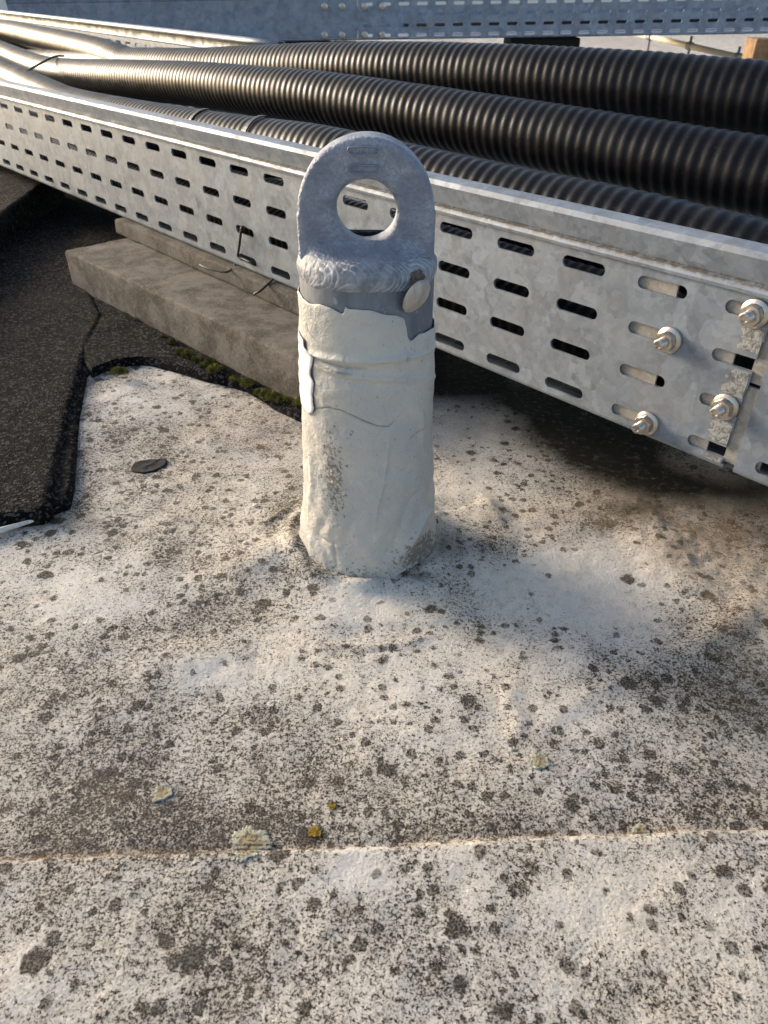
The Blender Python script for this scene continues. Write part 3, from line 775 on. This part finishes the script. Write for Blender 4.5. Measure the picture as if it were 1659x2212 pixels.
# coupler plates behind the joint
def coupler(z0, z1, rows, root):
    ce = []; xs = [(-.243, -.2295), (-.1905, -.1765), (-.150, -.137), (-.10, -.087)]
    zs = sorted(rows); bnd = [z0] + [(zs[i] + zs[i + 1]) / 2 for i in range(len(zs) - 1)] + [z1]
    for i, zc in enumerate(zs):
        prev = -.292
        for x0, x1 in xs:
            mid = x1 + .012; ce.append((prev, mid, bnd[i], bnd[i + 1], (x0, x1, zc, .0105, 'rect'))); prev = mid
    V, F = slot_sheet(lambda a, b, t: tp(a, Q0 + TH_ + .0006 + t, b), ce, .002)
    return link_mesh('coupler_plate', V, F, M['coup'], root)
coupler(.0925, .1535, [.1000, .1350], tray); coupler(.1565, .2150, [.1695, .204], tray)

def nut_bolt(name, root, c, ax, sc=1.0, rot=0.0, mats=None):
    """flanged hex nut with bolt stub, axis ax pointing at the viewer's side"""
    q = Vector(ax).normalized().to_track_quat('Z', 'Y').to_matrix(); c = Vector(c); bm_st = M['steel'] if mats is None else mats
    n = 48; prof = [(.0104, .0), (.0106, .0008), (.0102, .0018), (.0088, .0026), (.0074, .0032)]
    V = []
    for k in range(n):
        a = 2 * math.pi * k / n
        for r, z in prof: V.append((r * math.cos(a), r * math.sin(a), z))
    F = [tuple(f) for f in grid_faces(n, len(prof), True)]
    # hexagon
    b = len(V); nh = 48; hp = []
    for z, kk in ((.0022, 1.0), (.0084, 1.0), (.0094, .90), (.0096, .72)):
        for k in range(nh):
            a = 2 * math.pi * k / nh; am = (a + rot) % (math.pi / 3) - math.pi / 6; hr = .0070 / math.cos(am)
            if kk < 1: hr = min(hr, .0076) * kk if kk < .9 else min(hr, .0073)
            V.append((hr * math.cos(a), hr * math.sin(a), z))
    for i in range(3):
        for k in range(nh): F.append((b + i * nh + k, b + i * nh + (k + 1) % nh, b + (i + 1) * nh + (k + 1) % nh, b + (i + 1) * nh + k))
    F.append(tuple(b + 3 * nh + k for k in range(nh)))
    nut = link_mesh(name, [c + q @ (Vector(v) * sc) for v in V], F, bm_st, root)
    # threaded stub
    V = []; m = 30; ns = 24
    for i in range(m):
        z = .0085 + .0085 * i / (m - 1)
        for k in range(ns):
            a = 2 * math.pi * k / ns; r = .0040 + .00022 * math.sin(2 * math.pi * z / .0013 + a)
            if i == m - 1: r = .0036
            V.append((r * math.cos(a), r * math.sin(a), z))
    F = [(i * ns + k, i * ns + (k + 1) % ns, (i + 1) * ns + (k + 1) % ns, (i + 1) * ns + k) for i in range(m - 1) for k in range(ns)]
    bs = len(V); V += [(.0026 * math.cos(2 * math.pi * k / ns), .0026 * math.sin(2 * math.pi * k / ns), .0170) for k in range(ns)]
    F += [((m - 1) * ns + k, (m - 1) * ns + (k + 1) % ns, bs + (k + 1) % ns, bs + k) for k in range(ns)]
    b2 = len(V); V += [(.0020 * math.cos(2 * math.pi * k / ns), .0020 * math.sin(2 * math.pi * k / ns), .0158) for k in range(ns)]
    F += [(bs + k, bs + (k + 1) % ns, b2 + (k + 1) % ns, b2 + k) for k in range(ns)]; F.append(tuple(b2 + k for k in range(ns)))
    link_mesh('bolt_stub', [c + q @ (Vector(v) * sc) for v in V], F, bm_st, nut if False else root)
    return nut
for s, z, rot in ((-.2385, .1690, .2), (-.2400, .0995, .5), (-.1845, .2040, .05), (-.1850, .1350, .35)):
    nut_bolt('flange_nut', tray, tp(s, Q0 - .0004, z), Nn, .95, rot)

tray2 = thing('cable_tray', 'next galvanised cable tray section starting past the bolted joint at the right edge', 'cable tray', tp(.2, Q0 + .15, .086))
def near2():
    c2 = [-.1525 + .068 * k for k in range(12)][::-1]
    near_section(tray2, -.1665, c2[0] + .053, c2, False)
near2()

# far side wall of the tray, its own line diverging to the left
fa = np.array([gz(640, 93, .3085)[0], gz(640, 93, .3085)[1]]); fb_ = gy(0, 22, 3.15); fb = np.array([fb_.x, fb_.y]); FZ = (fb_.z - .3085) / float(np.hypot(*(fb - fa)))
fd = (fa - fb) / np.linalg.norm(fa - fb); fn = np.array([fd[1], -fd[0]])
if fn @ (-fa) < 0: fn = -fn
def fp(a, q, z): return Vector((fa[0] + fd[0] * a - fn[0] * q, fa[1] + fd[1] * a - fn[1] * q, z - FZ * a))
def far_side():
    cells = []; a = -.04; zr = [.268, .2335, .1985, .164]; zb = [.281, .25075, .2160, .18125, .150]; prev = [a] * 4
    while a > -5:
        for r in range(4): cells.append((a - .068, a, zb[r + 1], zb[r], (a - .055, a - .018, zr[r], .0095, 'round')))
        a -= .068
    V, F = slot_sheet(lambda s, b, t: fp(s, t, b), cells, TH_, 4); link_mesh('side_wall', V, F, M['galv'], tray)
    pr = [(0, .281), (-.001, .284), (.003, .287), (.003, .303), (-.001, .3075), (-.010, .3085), (-.014, .306), (-.0145, .301)]
    A = strip(pr, -5, -.04, lambda s, q, z: fp(s, q, z), .002, 40); link_mesh('rim', A[0], A[1], M['galv'], tray, True)
far_side()
A = strip([(.925, .0865), (.925, .238), (.921, .2415), (.910, .2415)], -1.0, 1.2, tp, .002, 4); link_mesh('side_wall', A[0], A[1], M['galv'], tray)
for x, y in ((25, 43), (76, 44), (44, 45), (60, 46)):
    pass
for k, a in enumerate((-1.62, -1.70, -1.82, -1.90)): nut_bolt('flange_nut', tray, fp(a, -.002, .268), (fn[0], fn[1], 0), 1.0, k)

# ------------------------------------------------------------------ conduits
def conduit(P, label, r=.033, pitch=.0120, amp=.00046, seg=48, name='corrugated_conduit'):
    pts = spline(P, pitch / 8); n = len(pts)
    T = np.gradient(pts, axis=0); T /= np.linalg.norm(T, axis=1)[:, None]
    up = np.array([0, 0, 1.]); A = np.cross(T, up); A /= np.linalg.norm(A, axis=1)[:, None]; B = np.cross(A, T)
    s = np.arange(n) * pitch / 8; an = np.linspace(0, 2 * np.pi, seg, endpoint=False)
    Sg, An = np.meshgrid(s, an, indexing='ij')
    w_ = np.sin(2 * np.pi * Sg / pitch + An); rr = r + amp * w_ + .0003 * vnoise(Sg, An * .03, .03, 5)
    V = pts[:, None, :] + rr[..., None] * (np.cos(An)[..., None] * A[:, None, :] + np.sin(An)[..., None] * B[:, None, :])
    f = grid_faces(seg, 2, True)
    I, J = np.meshgrid(np.arange(n - 1), np.arange(seg), indexing='ij'); J2 = (J + 1) % seg
    F = np.stack([I * seg + J, I * seg + J2, (I + 1) * seg + J2, (I + 1) * seg + J], -1).reshape(-1, 4)
    o = link_mesh(name, V.reshape(-1, 3), F, M['cond'], None, True)
    tag(o, label, 'conduit', 'black corrugated conduits in the cable tray'); return pts
def zt(x, y, q, r=.0343):
    rr = ray(x, y); u = np.array([-Ud.x, -Ud.y, 0]); nn = np.cross(u, rr); nn /= np.linalg.norm(nn)
    if nn[2] < 0: nn = -nn
    n_ = np.array([Nn.x, Nn.y, 0]); return CAMZ + (-r + q * (nn @ n_)) / nn[2]
def s_at(x, y, q):
    r = ray(x, y); n_ = np.array([Nn.x, Nn.y, 0]); t = -q / (r @ n_); p = r * t; return p[0] * Ud.x + p[1] * Ud.y
def ctrl(lst):                       # (x, ytop, q)
    out = []
    for x, yt, q in lst:
        z = zt(x, yt, q); out.append(tuple(tp(s_at(x, yt + 8, q), q, z)))
    return out
def ext(P, k, L):                    # extend end k straight by L
    a, b = (np.array(P[0]), np.array(P[1])) if k == 0 else (np.array(P[-1]), np.array(P[-2]))
    d = (a - b) / np.linalg.norm(a - b); q = tuple(a + d * L); return [q] + P if k == 0 else P + [q]
c2 = ctrl([(0, 87, .86), (62, 110, .80), (127, 123, .745), (300, 127, .72), (430, 131, .712), (559, 140, .708), (713, 153, .712), (1097, 205, .727), (1368, 245, .738), (1659, 290, .749)])
c2 = ext(ext(c2, 0, 1.2), 1, .6)
conduit(c2, 'middle black corrugated conduit, highest at the front, strapped to its lower neighbour at the left')
c1 = ctrl([(60, 107, .93), (180, 105, .86), (300, 103, .82), (430, 103, .81), (658, 93, .815), (830, 90, .82), (964, 91, .828), (1097, 95, .835), (1368, 108, .85), (1659, 130, .87)])
c1 = ext(ext(c1, 0, 1.2), 1, .6)
conduit(c1, 'rearmost of the long black corrugated conduits, arching highest against the far tray', .0345)
c3 = ctrl([(0, 124, .66), (93, 163, .62), (150, 185, .595), (258, 206, .575), (456, 236, .565), (580, 251, .565), (713, 269, .566), (1097, 350, .570), (1368, 402, .572), (1659, 468, .574)])
c3 = ext(ext(c3, 0, 1.2), 1, .6)
c3p = conduit(c3, 'front black corrugated conduit just inside the near tray wall, with two black bands', .0325)
# conduit crossing at the far left
def atd(x, y, d): r = ray(x, y) * d; return (r[0], r[1], r[2] + CAMZ)
ca = [atd(-120, 62, 4.3), atd(0, 68, 3.35), atd(104, 90, 2.62), atd(200, 113, 2.2), atd(262, 134, 1.98), atd(340, 168, 1.8)]
conduit(ca, 'short visible conduit rising from behind the others at the far left', .034)
# two lower runs seen only through the slots
conduit([tuple(tp(-3.2, .56, .124)), tuple(tp(-1.2, .553, .124)), tuple(tp(.6, .556, .124))], 'lowest conduit on the tray floor, seen through the slots', .031)
conduit([tuple(tp(-3.2, .66, .123)), tuple(tp(-1.2, .65, .123)), tuple(tp(.6, .655, .123))], 'second conduit lying on the tray floor, behind the lowest one', .031)

# black bands on the front conduit
def band(pts, target_x, label):
    u, v = proj(pts); i = int(np.argmin(np.abs(u - target_x)))
    t = Vector(pts[i + 2] - pts[i - 2]).normalized(); a = t.cross(Vector((0, 0, 1))).normalized(); b = a.cross(t); c = Vector(pts[i])
    V = []; ns = 48
    for k in range(ns):
        an = 2 * math.pi * k / ns
        for r, z in ((.0335, -.0035), (.0352, -.0035), (.0352, .0035), (.0335, .0035)): V.append(c + (a * math.cos(an) + b * math.sin(an)) * r + t * z)
    F = []
    for k in range(ns):
        for m in range(4): F.append((k * 4 + m, ((k + 1) % ns) * 4 + m, ((k + 1) % ns) * 4 + (m + 1) % 4, k * 4 + (m + 1) % 4))
    o = link_mesh('cable_tie', V, F, M['tie']); tag(o, label, 'cable tie', 'black ties round the conduits')
band(c3p, 452, 'black tie round the front conduit, the farther of its two')
band(c3p, 572, 'black tie round the front conduit, the one nearer the post')
# strap over two conduits at the left
st = [gz(x, y, z) for x, y, z in ((44, 184, .245), (46, 168, .262), (60, 152, .272), (86, 138, .279), (112, 125, .284), (128, 121, .283), (140, 122, .276))]
Vv, Fv = tube_mesh(spline(st, .004), .0020, 8)
def strap():
    pts = []
    for x, y, d in ((46, 182, 1.90), (47, 168, 1.90), (58, 154, 1.92), (84, 139, 1.98), (108, 126, 2.02), (124, 121, 2.05), (138, 121, 2.10)):
        pts.append(atd(x, y, d))
    return tube_mesh(spline(pts, .004), .0022, 8)
Vv, Fv = strap(); tag(link_mesh('cable_strap', Vv, Fv, M['tie'], None, True), 'thin black strap tied diagonally across two conduits at the far left', 'cable strap')

# tie wires on the near wall
wr = lambda x, y, q: tuple(tp(s_at(x, y, q), q, CAMZ + (ray(x, y) * (q / -(ray(x, y) @ np.array([Nn.x, Nn.y, 0]))))[2]))
Vv, Fv = tube_mesh(spline([wr(530, 488, .515), wr(523, 490, .497), wr(521, 497, .493), wr(517, 530, .4925), wr(514, 552, .493), wr(520, 557, .494), wr(545, 569, .496), wr(552, 572, .51)], .002), .0016, 10)
tag(link_mesh('tie_wire', Vv, Fv, M['wire'], None, True), 'bent dark tie wire hooked through two slots of the near tray wall', 'tie wire')
Vv, Fv = tube_mesh(spline([wr(432, 572, .47), wr(446, 579, .47), wr(470, 585, .475), wr(488, 588, .48), wr(500, 582, .49), wr(506, 574, .50), wr(512, 560, .505)], .002), .0013, 8)
tag(link_mesh('tie_wire', Vv, Fv, M['wire'], None, True), 'thin curled wire hanging below the tray in front of the upper block', 'tie wire')
Vv, Fv = tube_mesh(spline([wr(548, 636, .47), wr(562, 628, .475), wr(580, 612, .49), wr(592, 600, .505)], .002), .0015, 8)
tag(link_mesh('tie_wire', Vv, Fv, M['wire'], None, True), 'short straight wire end poking out below the tray near the post', 'tie wire')

# ------------------------------------------------------------------ concrete blocks
def rough_box(name, corners, z0, z1, mat, bev=.006, cuts=40, amp=.0012, seed=1, taper=0.0):
    c = [Vector((x, y, 0)) for x, y in corners]; bm = bmesh.new()
    vb = [bm.verts.new((v.x, v.y, z0)) for v in c]; vt = [bm.verts.new((v.x, v.y, z1)) for v in c]
    bm.faces.new(vt); bm.faces.new(vb[::-1])
    for k in range(4): bm.faces.new((vb[k], vb[(k + 1) % 4], vt[(k + 1) % 4], vt[k]))
    bmesh.ops.recalc_face_normals(bm, faces=bm.faces)
    bmesh.ops.bevel(bm, geom=list(bm.edges), offset=bev, segments=3, profile=.6, affect='EDGES')
    for _ in range(7):
        es = [e for e in bm.edges if e.calc_length() > .011]
        if not es or len(bm.verts) > 60000: break
        bmesh.ops.subdivide_edges(bm, edges=es, cuts=1, use_grid_fill=True)
    bm.normal_update(); co = np.array([v.co for v in bm.verts]); 
    nn = amp * vnoise(co[:, 0] + co[:, 2], co[:, 1] - co[:, 2], .03, seed) + amp * .6 * vnoise(co[:, 0] - co[:, 2] * .7, co[:, 1] + co[:, 2], .009, seed + 3)
    for v, d in zip(list(bm.verts), nn): v.co += v.normal * float(d)
    bmesh.ops.triangulate(bm, faces=bm.faces)
    return bm_obj(name, bm, mat, None, True)
a = Vector((-.478, 1.103, 0)); b = Vector((-.075, .699, 0)); dv = (b - a).normalized(); pv = Vector((-dv.y, dv.x, 0))
if pv.y < 0: pv = -pv
o = rough_box('concrete_block', [(a.x, a.y), (b.x, b.y), ((b + pv * .19).x, (b + pv * .19).y), ((a + pv * .19).x, (a + pv * .19).y)], .0, .0625, M['conc'], .005, seed=1)
tag(o, 'long weathered concrete block on the roof with moss along its foot', 'concrete block')
a2 = Vector((-.425, 1.165, 0)); b2 = Vector((.09, .655, 0))
a2 = Vector(tp(s_at(245, 470, .488), .488, 0)); b2 = Vector(tp(-.62, .488, 0)); d2 = (b2 - a2).normalized(); p2 = -Nn
o = rough_box('concrete_block', [(a2.x, a2.y), (b2.x, b2.y), ((b2 + p2 * .16).x, (b2 + p2 * .16).y), ((a2 + p2 * .16).x, (a2 + p2 * .16).y)], .0632, .0852, M['conc2'], .004, seed=5)
tag(o, 'upper grey concrete slab directly carrying the tray, on the long weathered block', 'concrete block')
# low kerb covered in felt at far left
k0 = gz(0, 463, .065); k1 = gz(82, 403, .065); kd = (k1 - k0).normalized(); kp = Vector((-kd.y, kd.x, 0)); k0 = k0 - kd * .6; k1 = k1 + kd * .16
if kp.x > 0: kp = -kp
o = rough_box('felt_covered_kerb', [(k0.x, k0.y), (k1.x, k1.y), ((k1 + kp * .5).x, (k1 + kp * .5).y), ((k0 + kp * .5).x, (k0 + kp * .5).y)], .0, .065, M['felt'], .008, amp=.002, seed=8)
tag(o, 'dark felt covered kerb at the far left edge beneath the tray', 'kerb')

# ------------------------------------------------------------------ black felt: thick mat at left, sheet by the block
def felt_patch(name, poly, h, label, lip=.006, step=.006, seed=3, slope=None):
    """solid sheet over a polygon: top follows with bumps, side walls down to the deck"""
    xs = [p[0] for p in poly]; ys = [p[1] for p in poly]
    bm = bmesh.new(); vs = [bm.verts.new((x, y, 0)) for x, y in poly]; f = bm.faces.new(vs)
    bmesh.ops.triangulate(bm, faces=[f])
    for _ in range(9):
        es = [e for e in bm.edges if e.calc_length() > step]
        if not es or len(bm.verts) > 60000: break
        bmesh.ops.subdivide_edges(bm, edges=es, cuts=1); bmesh.ops.triangulate(bm, faces=bm.faces)
    bnd = set(v for e in bm.edges if len(e.link_faces) == 1 for v in e.verts)
    co = np.array([v.co for v in bm.verts]); d, _, _ = pdist(co[:, 0], co[:, 1], poly + [poly[0]])
    e = np.clip(d / lip, 0, 1); prof = np.sqrt(1 - (1 - e) ** 2)
    hh = h * (.35 + .65 * prof) + .0018 * vnoise(co[:, 0], co[:, 1], .08, seed) + .0006 * vnoise(co[:, 0], co[:, 1], .015, seed + 1)
    if slope is not None: hh = hh + slope(co)
    for v, z in zip(bm.verts, hh): v.co.z = float(z)
    be = [e for e in bm.edges if len(e.link_faces) == 1]
    r = bmesh.ops.extrude_edge_only(bm, edges=be)
    for v in [g for g in r['geom'] if isinstance(g, bmesh.types.BMVert)]: v.co.z = -.006
    bmesh.ops.recalc_face_normals(bm, faces=bm.faces)
    o = bm_obj(name, bm, M['felt'], None, True); o.data.set_sharp_from_angle(angle=math.radians(50)); return tag(o, label, 'roofing felt')
edge_top = gl([(214, 690), (203, 716), (186, 745), (176, 785), (164, 832), (148, 890), (131, 956), (118, 1020), (107, 1079)])
h1 = .013
fe = [(gz(x, y, h1 + .004).x, gz(x, y, h1 + .004).y) for x, y in [(222, 672), (206, 705), (190, 738), (176, 785), (163, 829), (148, 890), (131, 956), (118, 1020), (104, 1083), (86, 1096), (0, 1108), (-200, 1120)]]
fe += [(-.75, .5), (-.95, 1.2), (-.62, 1.42)]
felt_patch('felt_mat', fe, h1, 'thick black granular felt mat at the left with a raised rolled edge', .010)
fl_ = gl([(235, 745), (205, 790), (188, 817), (181, 860), (175, 896), (167, 975), (160, 1060), (151, 1098), (120, 1108), (80, 1113), (0, 1122), (-200, 1135)])
fl_ += [(-.72, .6), (-.9, 1.2), (-.6, 1.35)]
felt_patch('felt_mat', fl_, .0065, 'thin dark felt flange showing beneath the thick black mat on the cream deck', .004, .008, 7)
# sheet between mat and block with a lifted arched front edge
lipz = .010
sh = [(gz(x, y, lipz).x, gz(x, y, lipz).y) for x, y in [(196, 800), (215, 790), (234, 783), (256, 777), (278, 774), (300, 773), (329, 777), (362, 786), (397, 795), (448, 809), (490, 816), (530, 828), (560, 846), (590, 868), (640, 890), (700, 905)]]
sh2 = [(sh[-1][0] + .05, sh[-1][1] + .06), (-.1, 1.1), (-.2, 1.8), (-1.0, 2.4), (-1.1, 1.7), (-.60, 1.16)]
felt_patch('felt_sheet', sh + sh2, lipz, 'dark felt sheet with a lifted curved front edge, between mat and block', .004, .006, 11)
# black felt below the tray right of the block
shr = gl([(650, 888), (760, 870), (900, 835), (1000, 815), (1100, 828), (1180, 850)]); shr = shr + [(.30, .95), (.0, 1.0)]
# white sealant line
V_, F_ = tube_mesh([tuple(gz(x, y, .004)) for x, y in ((-120, 1184), (-40, 1158), (0, 1146), (40, 1134), (72, 1124), (82, 1120))], .0028, 10, lambda i: (.0028, .003, .0028, .0022, .0016, .0006)[i])
tag(link_mesh('sealant_bead', V_, F_, M['seal'], None, True), 'whitish sealant bead along the front edge of the black mat', 'sealant')

# ------------------------------------------------------------------ moss, lichen, scraps
def moss():
    V = []; F = []
    clumps = [(299, 695, .007, 1.6), (338, 725, .008, 1), (352, 731, .007, 1), (372, 745, .010, 1.1), (392, 766, .013, 1.1), (408, 773, .012, 1.2), (425, 783, .013, 1.1), (440, 795, .010, 1), (455, 790, .010, 1), (462, 805, .013, 1.2), (474, 799, .009, 1),
              (490, 815, .008, .8), (505, 821, .008, .8), (520, 824, .008, .8), (535, 832, .009, .9), (545, 838, .008, .8), (560, 850, .008, .7), (575, 855, .009, .8), (590, 862, .010, .9), (610, 868, .009, .9), (628, 872, .010, 1.2), (640, 862, .010, 1.9), (645, 880, .011, 1.6), (255, 806, .009, .8), (265, 806, .008, .8), (243, 808, .006, .8), (655, 890, .010, 1)]
    for x, y, r, hgt in clumps:
        c = gz(x, y + 3, .006)
        if random.random() < .22: continue
        r *= random.uniform(.55, .95)
        for _ in range(int(900 * (r / .01) ** 2)):
            u = Vector((random.gauss(0, 1), random.gauss(0, 1), abs(random.gauss(0, 1)))).normalized(); k = random.uniform(.55, 1.0)
            p = c + Vector((u.x * r * k, u.y * r * k, u.z * r * k * hgt + .002)); L = random.uniform(.0012, .0028)
            d = (u + Vector((random.uniform(-.7, .7), random.uniform(-.7, .7), random.uniform(-.1, .8)))).normalized(); s_ = d.cross(Vector((random.uniform(-1, 1), random.uniform(-1, 1), .3))).normalized() * L * .35
            b = len(V); V += [p - s_, p + s_, p + d * L]; F.append((b, b + 1, b + 2))
    return tag(link_mesh('moss', V, F, M['moss']), 'green moss clumps growing along the foot of the long concrete block', 'moss', None, 'stuff')
moss()
def lichen(x, y, r, label, mat, seed=1, hgt=.0006, dens=3):
    c = gz(x, y); nr, na = 26, 160; V = []; rad = []
    for i in range(nr):
        t = i / (nr - 1)
        for k in range(na):
            an = 2 * math.pi * k / na
            R_ = r * (1 + .12 * math.sin(an * 3 + seed) + .08 * math.sin(an * 7 + seed * 2) + .07 * abs(math.sin(an * 17 + seed)) + .05 * math.sin(an * 31))
            px_ = c.x + R_ * t * math.cos(an); py_ = c.y + R_ * .95 * t * math.sin(an)
            z = ground_h(px_, py_) + hgt * (.9 + .6 * float(vnoise(np.array([px_]), np.array([py_]), .0022, seed, 2)[0])) * (1 if t < .93 else .3)
            V.append((px_, py_, z + .0002 if t < .97 else z - .0012)); rad.append(t)
    F = [(i * na + k, i * na + (k + 1) % na, (i + 1) * na + (k + 1) % na, (i + 1) * na + k) for i in range(nr - 1) for k in range(na)]
    tag(link_mesh('lichen', V, F, mat, None, True, dict(rad=rad)), label, 'lichen')
lichen(540, 1824, .0105, 'large pale green lichen rosette on the seam near the camera', M['lich'], 1)
lichen(350, 1712, .0055, 'small pale lichen rosette up and left of the large one', M['lich'], 8)
lichen(1165, 1652, .0055, 'small grey green lichen tuft right of centre', M['lich'], 2)
lichen(1385, 1797, .0045, 'yellowish lichen tuft on the seam towards the right', M['lich'], 4)
lichen(680, 1798, .0035, 'mustard yellow lichen spot just above the seam', M['lich_o'], 3, .0006)
lichen(718, 1744, .0020, 'tiny mustard lichen spot above the seam, right of the larger yellow one', M['lich_o'], 6, .0004)
lichen(533, 1851, .0018, 'tiny mustard lichen spot just below the pale rosette', M['lich_o'], 5, .0005)
# black scrap
def scrap():
    pts = [(282, 1012), (290, 1002), (303, 997), (325, 994), (345, 993), (358, 992), (361, 998), (357, 1005), (345, 1012), (330, 1019), (312, 1024), (296, 1022), (286, 1018)]
    P = [gz(x, y) for x, y in pts]; c = sum(P, Vector()) / len(P); V = []; n = len(P)
    for f, z in ((1.0, -.001), (1.0, .0012), (.95, .0018), (.5, .0014), (.0, .0017)):
        for p in P: q = c.lerp(p, f); V.append((q.x, q.y, ground_h(q.x, q.y) + z + random.uniform(-.0004, .0004)))
    F = [(i * n + k, i * n + (k + 1) % n, (i + 1) * n + (k + 1) % n, (i + 1) * n + k) for i in range(4) for k in range(n)]
    tag(link_mesh('felt_scrap', V, F, M['scrap'], None, False), 'small flat black scrap lying on the cream deck left of the post', 'felt scrap')
scrap()
# pebbles
for (x, y, r, lb) in ((553, 1097, .0022, 'small white pebble between the black scrap and the post'), (532, 1186, .0018, 'tiny white pebble below the ridge left of the post')):
    bm = bmesh.new(); bmesh.ops.create_icosphere(bm, subdivisions=3, radius=r); g = gz(x, y)
    for v in bm.verts: v.co = Vector((v.co.x * 1.3 * (1 + .1 * math.sin(v.co.y * 2000)), v.co.y, v.co.z * .7 * (1 + .15 * math.sin(v.co.x * 1500)))) + Vector((g.x, g.y, ground_h(g.x, g.y) + r * .4))
    tag(bm_obj('pebble', bm, M['seal'], None, True), lb, 'pebble')

# ------------------------------------------------------------------ rear tray, seen broadside in shade
rear = thing('cable_tray', 'big blue-grey cable tray crossing the top of the view in shade', 'cable tray', (0, 2.6, .25))
def rear_tray():
    K = 3.6 / 2.6; Yr = 3.6
    def zb(x): return CAMZ - (CAMZ - .2432 - (x / K + 1.12) * .0208) * K
    def mp(a, b, t): return Vector((a * K, Yr + t, zb(a * K) + b * K))
    mp2 = lambda s, q, z: mp(s, z, q * K)
    p = .0537; rows = [.0095, .0335, .0600, .0860]; bnd = [0.003, .0210, .0470, .0730, .0990]
    cells = []; a = -.09
    while a < 2.6:
        for r in range(4): cells.append((a, a + p, bnd[r], bnd[r + 1], (a + .012, a + .044, rows[r], .0082, 'round')))
        a += p
    V, F = slot_sheet(mp, cells, .003, 4); link_mesh('side_wall', V, F, M['galv_far'], rear)
    V, F = slot_sheet(mp, [(-1.12, -.092, .003, .099, None)], .003); link_mesh('solid_side_wall', V, F, M['galv_far'], rear)
    pr = [(0, .0993), (-.002, .101), (.004, .1035), (.004, .112), (-.002, .116), (.02, .118), (.022, .113)]
    A = strip(pr, -1.12, 2.6, mp2, .002, 4); link_mesh('rim', A[0], A[1], M['galv_far'], rear)
    A = strip([(.55, .0), (.004, .0), (.0, .0028)], -1.12, 2.6, mp2, -.002, 4); link_mesh('floor_panel', A[0], A[1], M['galv_far'], rear)
    A = strip([(.55, .002), (.55, .075)], -1.12, 2.6, mp2, -.002, 4); link_mesh('back_wall', A[0], A[1], M['galv_far'], rear)
    for x in (701, 739, 788, 826):
        for y in (14, 76 if x < 780 else 75):
            nut_bolt('flange_nut', rear, gy(x, y, Yr - .001), (0, -1, 0), 1.25, x)
    V, F = slot_sheet(mp, [(-.33, -.096, .006, .097, None)], -.0025); link_mesh('coupler_plate', V, F, M['galv_far'], rear)
    V, F = tube_mesh([tuple(mp(x, .026, .42)) for x in (.05, .8, 1.6, 2.5)], .024, 16)
    tag(link_mesh('cable', V, F, M['dark'], None, True), 'added dark tube inside the blue-grey rear tray, making a slot row look dark', 'cable')  # invented dark tube, put in to blacken slots of the rear side wall
rear_tray()
# supports below the rear tray
def foot(x0, x1, ytop, Yd, z0, label, mat, dep=.25):
    A_ = gy(x0, ytop, Yd); B_ = gy(x1, ytop, Yd)
    o = rough_box('support_block', [(A_.x, Yd), (B_.x, Yd), (B_.x, Yd + dep), (A_.x, Yd + dep)], z0, A_.z, mat, .008, amp=.002, seed=int(x0))
    tag(o, label, 'support block'); return o
foot(1105, 1255, 80, 3.70, 0, 'dark rubber support block under the rear tray, right of centre', M['dark'])
foot(560, 1000, 88, 3.75, 0, 'long dark block below the rear tray behind the highest conduit', M['dark'], .06)
# distant white parapet and pale kerb
def box_thing(name, p0, p1, mat, label, cat, bev=.02):
    o = rough_box(name, [(p0[0], p0[1]), (p1[0], p0[1]), (p1[0], p1[1]), (p0[0], p1[1])], p0[2], p1[2], mat, bev, amp=.001, seed=3); return tag(o, label, cat)
o = box_thing('parapet_wall', (-9, 14.0, 0), (6.0, 14.4, .85), M['white'], 'low pale parapet wall at the far side of the roof', 'parapet')
# pipe run with saddles behind the rear tray at right
r0 = gy(1355, 68, 4.6); r1 = gy(1640, 134, 3.75); r0.z = max(r0.z, .02)
rl = thing('pipe_run', 'cream pipe on metal saddles sloping down behind the rear tray at right', 'pipe', tuple((r0 + r1) / 2))
V_, F_ = tube_mesh([tuple(r0 + (r0 - r1) * .6), tuple(r1 + (r1 - r0) * .3)], .013, 16); link_mesh('pipe', V_, F_, M['rail'], rl, True)
for f in (.20, .52, .86):
    c = r0.lerp(r1, f); dr = (r1 - r0).normalized(); sd = dr.cross(Vector((0, 0, 1))).normalized(); upv = sd.cross(dr)
    V = []; ns = 24
    for k in range(ns):
        an = 2 * math.pi * k / ns
        for r_, z_ in ((.0135, -.012), (.0175, -.012), (.0175, .012), (.0135, .012)): V.append(c + (sd * math.cos(an) + upv * math.sin(an)) * r_ + dr * z_)
    F = [(k * 4 + m, ((k + 1) % ns) * 4 + m, ((k + 1) % ns) * 4 + (m + 1) % 4, k * 4 + (m + 1) % 4) for k in range(ns) for m in range(4)]
    cl = link_mesh('saddle_clamp', V, F, M['galv'], rl)
    Vp, Fp = tube_mesh([tuple(c + Vector((0, 0, .014))), tuple(c + Vector((0, 0, .04)))], .006, 10); link_mesh('clamp_stud', Vp, Fp, M['galv'], rl)
    Vp, Fp = tube_mesh([tuple(c - Vector((0, 0, .014))), (c.x, c.y, 0)], .006, 10); link_mesh('clamp_leg', Vp, Fp, M['galv'], rl)
wp = gy(1640, 100, 2.35)
o = rough_box('timber_post', [(wp.x - .012, 2.35), (wp.x + .10, 2.33), (wp.x + .12, 2.43), (wp.x + .0, 2.45)], 0, .285, M['wood'], .006, amp=.001, seed=4)
tag(o, 'brown timber post under the rear tray at the right edge', 'post')
